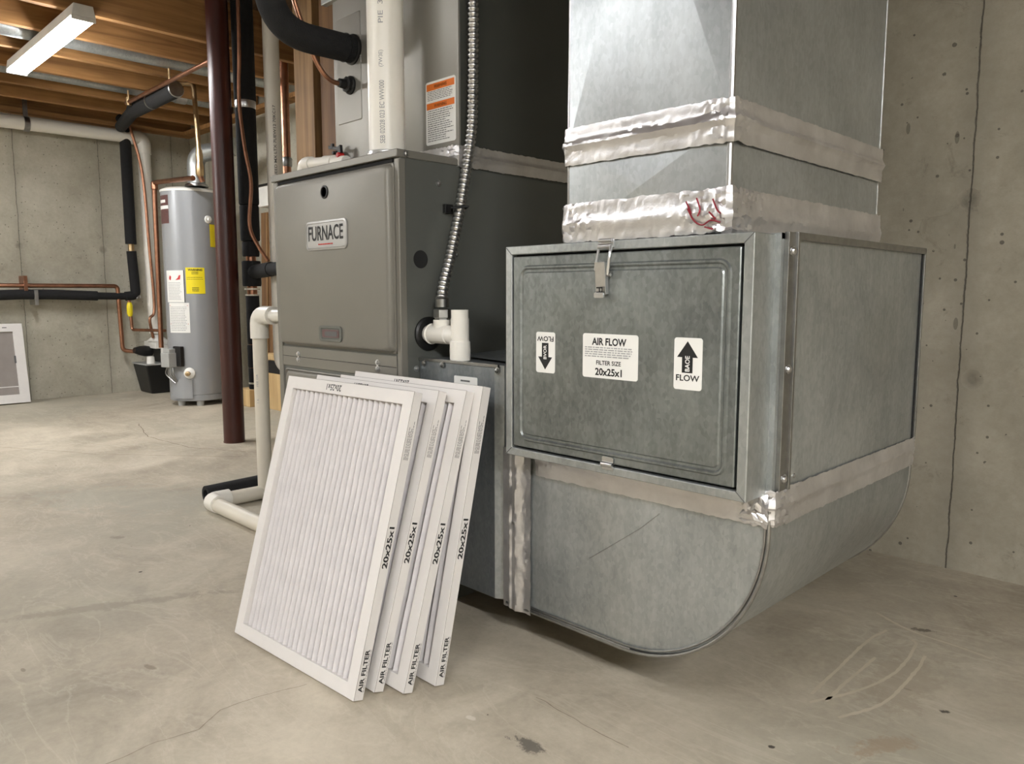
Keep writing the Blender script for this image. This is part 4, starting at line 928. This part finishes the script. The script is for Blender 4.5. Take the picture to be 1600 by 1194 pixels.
MB().lathe((-8.2, 2.83, .96), (0, 0, 1), [(0, .036), (.03, .036)], 14).build('elbow_fitting', 'steel', t)
b = MB(); b.box(-8.35, -8.15, 1.915, 1.945, .90, 1.04); b.build('clamp', 'steel', t, bevel=.002)
t = thing('insulated_ceiling_line', 'black insulated pipe with open end hanging just below the joists', 'pipe', (-6.6, 2.33, 2.45))
MB().tube(bend([(-8.2, 2.80, 2.665), (-8.12, 2.74, 2.70)], .04), .045, 20).build('bend', 'foam', t)
MB().tube([(-7.05, 2.49, 2.555), (-6.10, 2.47, 2.555)], .060, 20).build('insulation', 'foam', t)
MB().tube([(-8.12, 2.74, 2.62), (-7.05, 2.49, 2.555)], .052, 20).build('insulation', 'foam', t)
b = MB(); b.lathe((-6.102, 2.47, 2.555), (1, 0, 0), [(0, .058), (.006, .061), (.012, .055)], 20); b.build('end_ring', 'steel_dark', t)
b = MB(); b.tube([(-6.62, 2.48, 2.555), (-6.60, 2.48, 2.555)], .062, 20); b.build('band', 'steel_dark', t)
t = thing('copper_ceiling_line', 'long copper pipe running under the joists towards the red column', 'pipe', (-5.9, 2.39, 2.56))
b = MB(); b.tube([(-6.95, 2.40, 2.585), (-5.15, 2.39, 2.585)], .016, 12); b.build('pipe', 'copper', t)
b = MB()
for x, y in ((-6.02, 2.395), (-6.90, 2.40)): b.tube([(x, y, 2.58), (x, y, ZJ)], .008, 8)
b.lathe((-6.90, 2.40, 2.56), (0, 0, 1), [(0, .022), (.06, .022)], 12); each(b, 'hanger', 'brass', t)
t = thing('thin_copper_drop', 'thin copper tube hanging down in front of the white wall pipe', 'pipe', (-8.08, 2.93, .85))
MB().tube(catmull([(-8.08, 2.80, 2.66), (-8.08, 2.90, 2.2), (-8.08, 2.93, 1.5), (-8.08, 2.95, .87), (-8.08, 2.90, .75), (-8.10, 2.93, .56)], 6), .014, 10).build('tube', 'copper', t)
t = thing('copper_wall_line', 'copper pipe running along the far wall and turning down to the pump', 'pipe', (-8.2, 2.65, .42))
b = MB(); b.tube(bend([(-8.2, -1.5, 1.074), (-8.2, 2.65, 1.082), (-8.2, 2.665, .44), (-8.17, 2.80, .42)], .04), .020, 14); b.build('pipe', 'copper', t)
b = MB(); b.box(-8.35, -8.17, 1.84, 1.87, 1.03, 1.17); b.build('bracket', 'copper', t, bevel=.002)
t = thing('copper_valve_line', 'short copper branch with a yellow valve beside the pump', 'pipe', (-8.2, 2.74, .6))
b = MB(); b.tube(bend([(-8.15, 2.735, .94), (-8.15, 2.75, .645), (-7.75, 2.92, .645)], .03), .015, 12); b.build('pipe', 'copper', t)
MB().lathe((-8.15, 2.737, .92), (0, 0, -1), [(0, .018), (.03, .028), (.11, .028), (.14, .018)], 12).build('valve', 'yellow', t)
t = thing('copper_loop', 'copper pipe rising left of the water heater and bending over its top', 'pipe', (-7.45, 2.8, .5))
MB().tube(bend([(-6.55, 2.76, 1.97), (-7.405, 2.76, 2.02), (-7.44, 2.76, .50)], .06), .022, 14).build('pipe', 'copper', t)
MB().lathe((-7.40, 2.76, 2.03), (0, 0, -1), [(0, .022), (.01, .03), (.07, .03), (.08, .022)], 14).build('elbow_fitting', 'copper', t)

# white framed filter leaning on the far wall
t = thing('framed_panel', 'white framed grey filter panel leaning on the far wall at the left edge', 'filter panel', (-8.15, 1.4, 0))
ax = lambda u, v, w_: (-8.14-.175*v+w_*.97, u, v*.975+.006+w_*.17)
b = MB(); O = rr(.95, 1.815, 0, .74, 0); I = rr(1.03, 1.735, .08, .665, 0)
vs = [ax(u, v, 0) for u, v in O]+[ax(u, v, .03) for u, v in O]+[ax(u, v, .03) for u, v in I]+[ax(u, v, 0) for u, v in I]; fs = []
for i in range(4): j = (i+1) % 4; fs += [(i, j, 4+j, 4+i), (4+i, 4+j, 8+j, 8+i), (8+i, 8+j, 12+j, 12+i), (12+i, 12+j, j, i)]
b.add(vs, fs); b.build('frame', 'card', t, bevel=.002)
MB().poly(ax, I, .010, .014).build('filter_sheet', 'media_grey', t, smooth=False)
b = MB(); b.poly(ax, rr(1.05, 1.735, .15, .158, 0), .015, .018); b.build('cross_strip', 'card', t)
b = MB(); b.poly(ax, rr(1.722, 1.737, .37, .44, .004), .030, .032); b.poly(ax, rr(1.655, 1.69, .700, .708, 0), .0302, .031); b.build('pull_notch', 'ink_grey', t)
